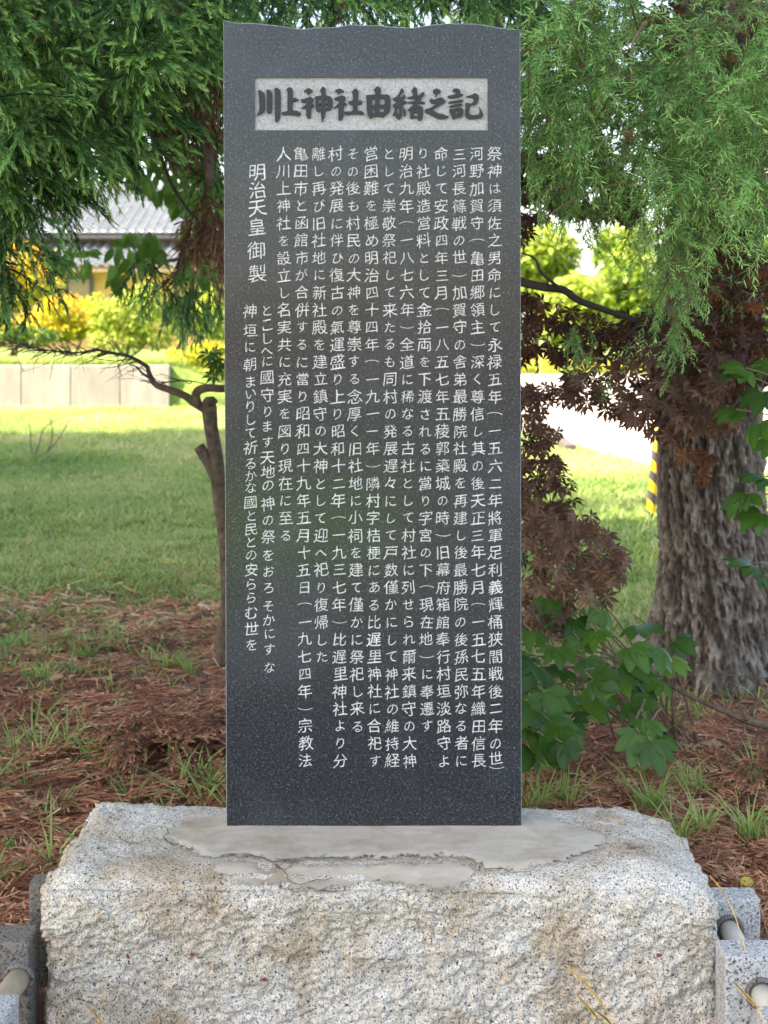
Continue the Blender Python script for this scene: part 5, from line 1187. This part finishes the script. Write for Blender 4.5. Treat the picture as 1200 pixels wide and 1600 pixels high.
# small leafy seedlings and fallen leaves
M_yg = leafmat('yellowing leaf', [(0, (.10, .20, .02)), (.5, (.35, .40, .03)), (1, (.62, .50, .03))], .35)
M_brown = leafmat('dry brown leaf', [(0, (.16, .08, .04)), (.5, (.32, .19, .10)), (1, (.50, .36, .22))], .15, .7)
def seedling(px, py, label, n=3, s=.035, tint=.75, h=.05):
    d = F * H / (py - HZ); p = at(px, py, d); p[2] = gz(np.array([p[0]]), np.array([p[1]]))[0]
    r = empty('seedling', tuple(p), label, 'seedling', 'leafy seedlings in the litter'); m_ = MB(); a = rng.random(n) * 6.28
    L = np.array([p + [0, 0, h * (.6 + .4 * k / n)] for k in range(n)])
    X = np.stack([np.cos(a), np.sin(a) - .4, 0 * a], -1); scat(m_, OVA, frames(X, .2, (0, -.5, .8)), L, s * 1.5 * (.8 + .4 * rng.random(n)), tint)
    m_.build('leaf', M_broad, r); m_ = MB(); m_.add(*tube([p - [0, 0, .02], p + [0.003, 0, h * .6], p + [0, 0, h]], .0016, 5, 6)); m_.build('stem', M_grass, r)
seedling(42, 1075, 'broad leaved green seedling on a thin stalk at the upper left of the litter', 3, .035, .7, .10)
seedling(120, 1032, 'rounded bright green seedling at the edge of the lawn and litter', 2, .035, .8, .05)
seedling(158, 1125, 'single leafed green seedling beside the dark mound of dead sprays', 2, .03, .75, .05)
seedling(150, 1232, 'two leafed green seedling just above the left shoulder of the base', 3, .03, .85, .03)
seedling(245, 1242, 'tilted light green seedling left of the tall grass tuft by the slab', 1, .04, .95, .03)
seedling(38, 1372, 'small seedling with a yellow edged leaf beside the left stone fence', 4, .03, .8, .04)
seedling(5, 1330, 'dark green seedling at the left frame edge above the stone fence', 2, .03, .6, .04)
seedling(1015, 1205, 'upright green seedling below the five part leaves', 2, .04, .8, .06)
seedling(1196, 1300, 'bright green seedling at the right frame edge in the litter', 3, .035, .8, .06)
def fallen(px, py, label, mat, tint, s, tpl=OVA, name='fallen_leaf', up=(0, -.5, .85), dz=.03):
    d = F * H / (py - HZ); p = at(px, py, d); p[2] = gz(np.array([p[0]]), np.array([p[1]]))[0] + dz
    V, T, tb = tpl[rng.integers(len(tpl))]; a = rng.random() * 6.28; R = frames(np.array([[math.cos(a), math.sin(a), .1]]), .15, up)[0]
    o = mk(name, (V @ R.T) * s + p, T, mat, None, tint=tb + tint, loc=p); tag(o, label, 'leaf', 'fallen leaves on the litter')
fallen(1172, 1388, 'yellow and green fallen leaf behind the right stone fence', M_yg, .62, .07)
fallen(10, 1270, 'orange yellow curled leaf at the left frame edge', M_yg, .95, .045)
fallen(930, 1285, 'dry cream coloured leaf just behind the right end of the base', M_brown, .9, .085)
fallen(278, 1240, 'pale tan leaf on the litter near the slab foot at left', M_brown, .85, .04)
fallen(870, 1222, 'tan leaf under the five part leaves right of the slab', M_brown, .7, .05)
fallen(1130, 1170, 'large curled brown leaf on the dark mound at the right', M_brown, .55, .08)
fallen(1188, 1195, 'light brown leaf at the right frame edge above the litter', M_brown, .7, .07)
fallen(100, 1065, 'curled tan leaf on the dark litter at the upper left', M_brown, .6, .07)
fallen(1030, 1192, 'orange brown leaf below the lowest green five part leaf', M_brown, .8, .05)
# pale yellow dry grass heads in front of the base
M_straw = plain('golden straw', (.62, .42, .14), .8, 60, .25, .2, .002)
def straw(L, d, label, head=0.55, w=.0035):
    P = [at(x, y, d) for x, y in L]; C = spline(P, 40); k = int(40 * head); m_ = MB()
    m_.add(*tube(C, .0011, 5))
    for i in range(0, k, 1):
        for s in (-1, 1):
            T = nrm(C[min(i + 1, 39)] - C[i]); sd = nrm(np.cross(T, [0, 1, 0])) * s; f = math.sin(math.pi * (i + 1.5) / (k + 2)) ** .5
            q = C[i]; m_.add([q, q + sd * w * f - T * .004 + rng.normal(0, .0008, 3), q - T * .013 + sd * w * .3 * f], tris=[[0, 1, 2]])
            q2 = q + [0, -.001, 0]; m_.add([q2, q2 + sd * w * .6 * f - T * .006, q2 - T * .011], tris=[[2, 1, 0]])
    b = C[-1]; m_.add(*tube([C[-1], C[-1] + [.03, -.02, -.14], C[-1] + [.04, -.02, -.38]], .0012, 5, 8))
    o = m_.build('dry_grass_stalk', M_straw, None, loc=C[-1]); tag(o, label, 'grass stalk', 'dry grass stalks in front of the base')
straw([(890, 1513), (918, 1540), (945, 1575), (968, 1606)], 2.55, 'longest golden grass head slanting over the lower right of the white base', .8)
straw([(904, 1557), (922, 1577), (934, 1592), (942, 1606)], 2.56, 'short golden grass head just below the longest one on the white base', .8)
straw([(936, 1583), (950, 1595), (962, 1612)], 2.55, 'stubby golden grass head at the bottom edge near the longest one', .9)
straw([(1114, 1374), (1130, 1395), (1146, 1425), (1160, 1468)], 2.70, 'thin pale stalk arching over the back granite post on the right', .5, .0022)
straw([(1152, 1540), (1170, 1560), (1184, 1577), (1200, 1606)], 2.30, 'straw coloured grass head crossing the front granite post on the right', .7)
straw([(142, 1578), (155, 1592), (166, 1610)], 2.56, 'pale straw tip at the bottom edge of the white base on the left', .9, .0025)
# red flecks of dried maple seed stuck to the base
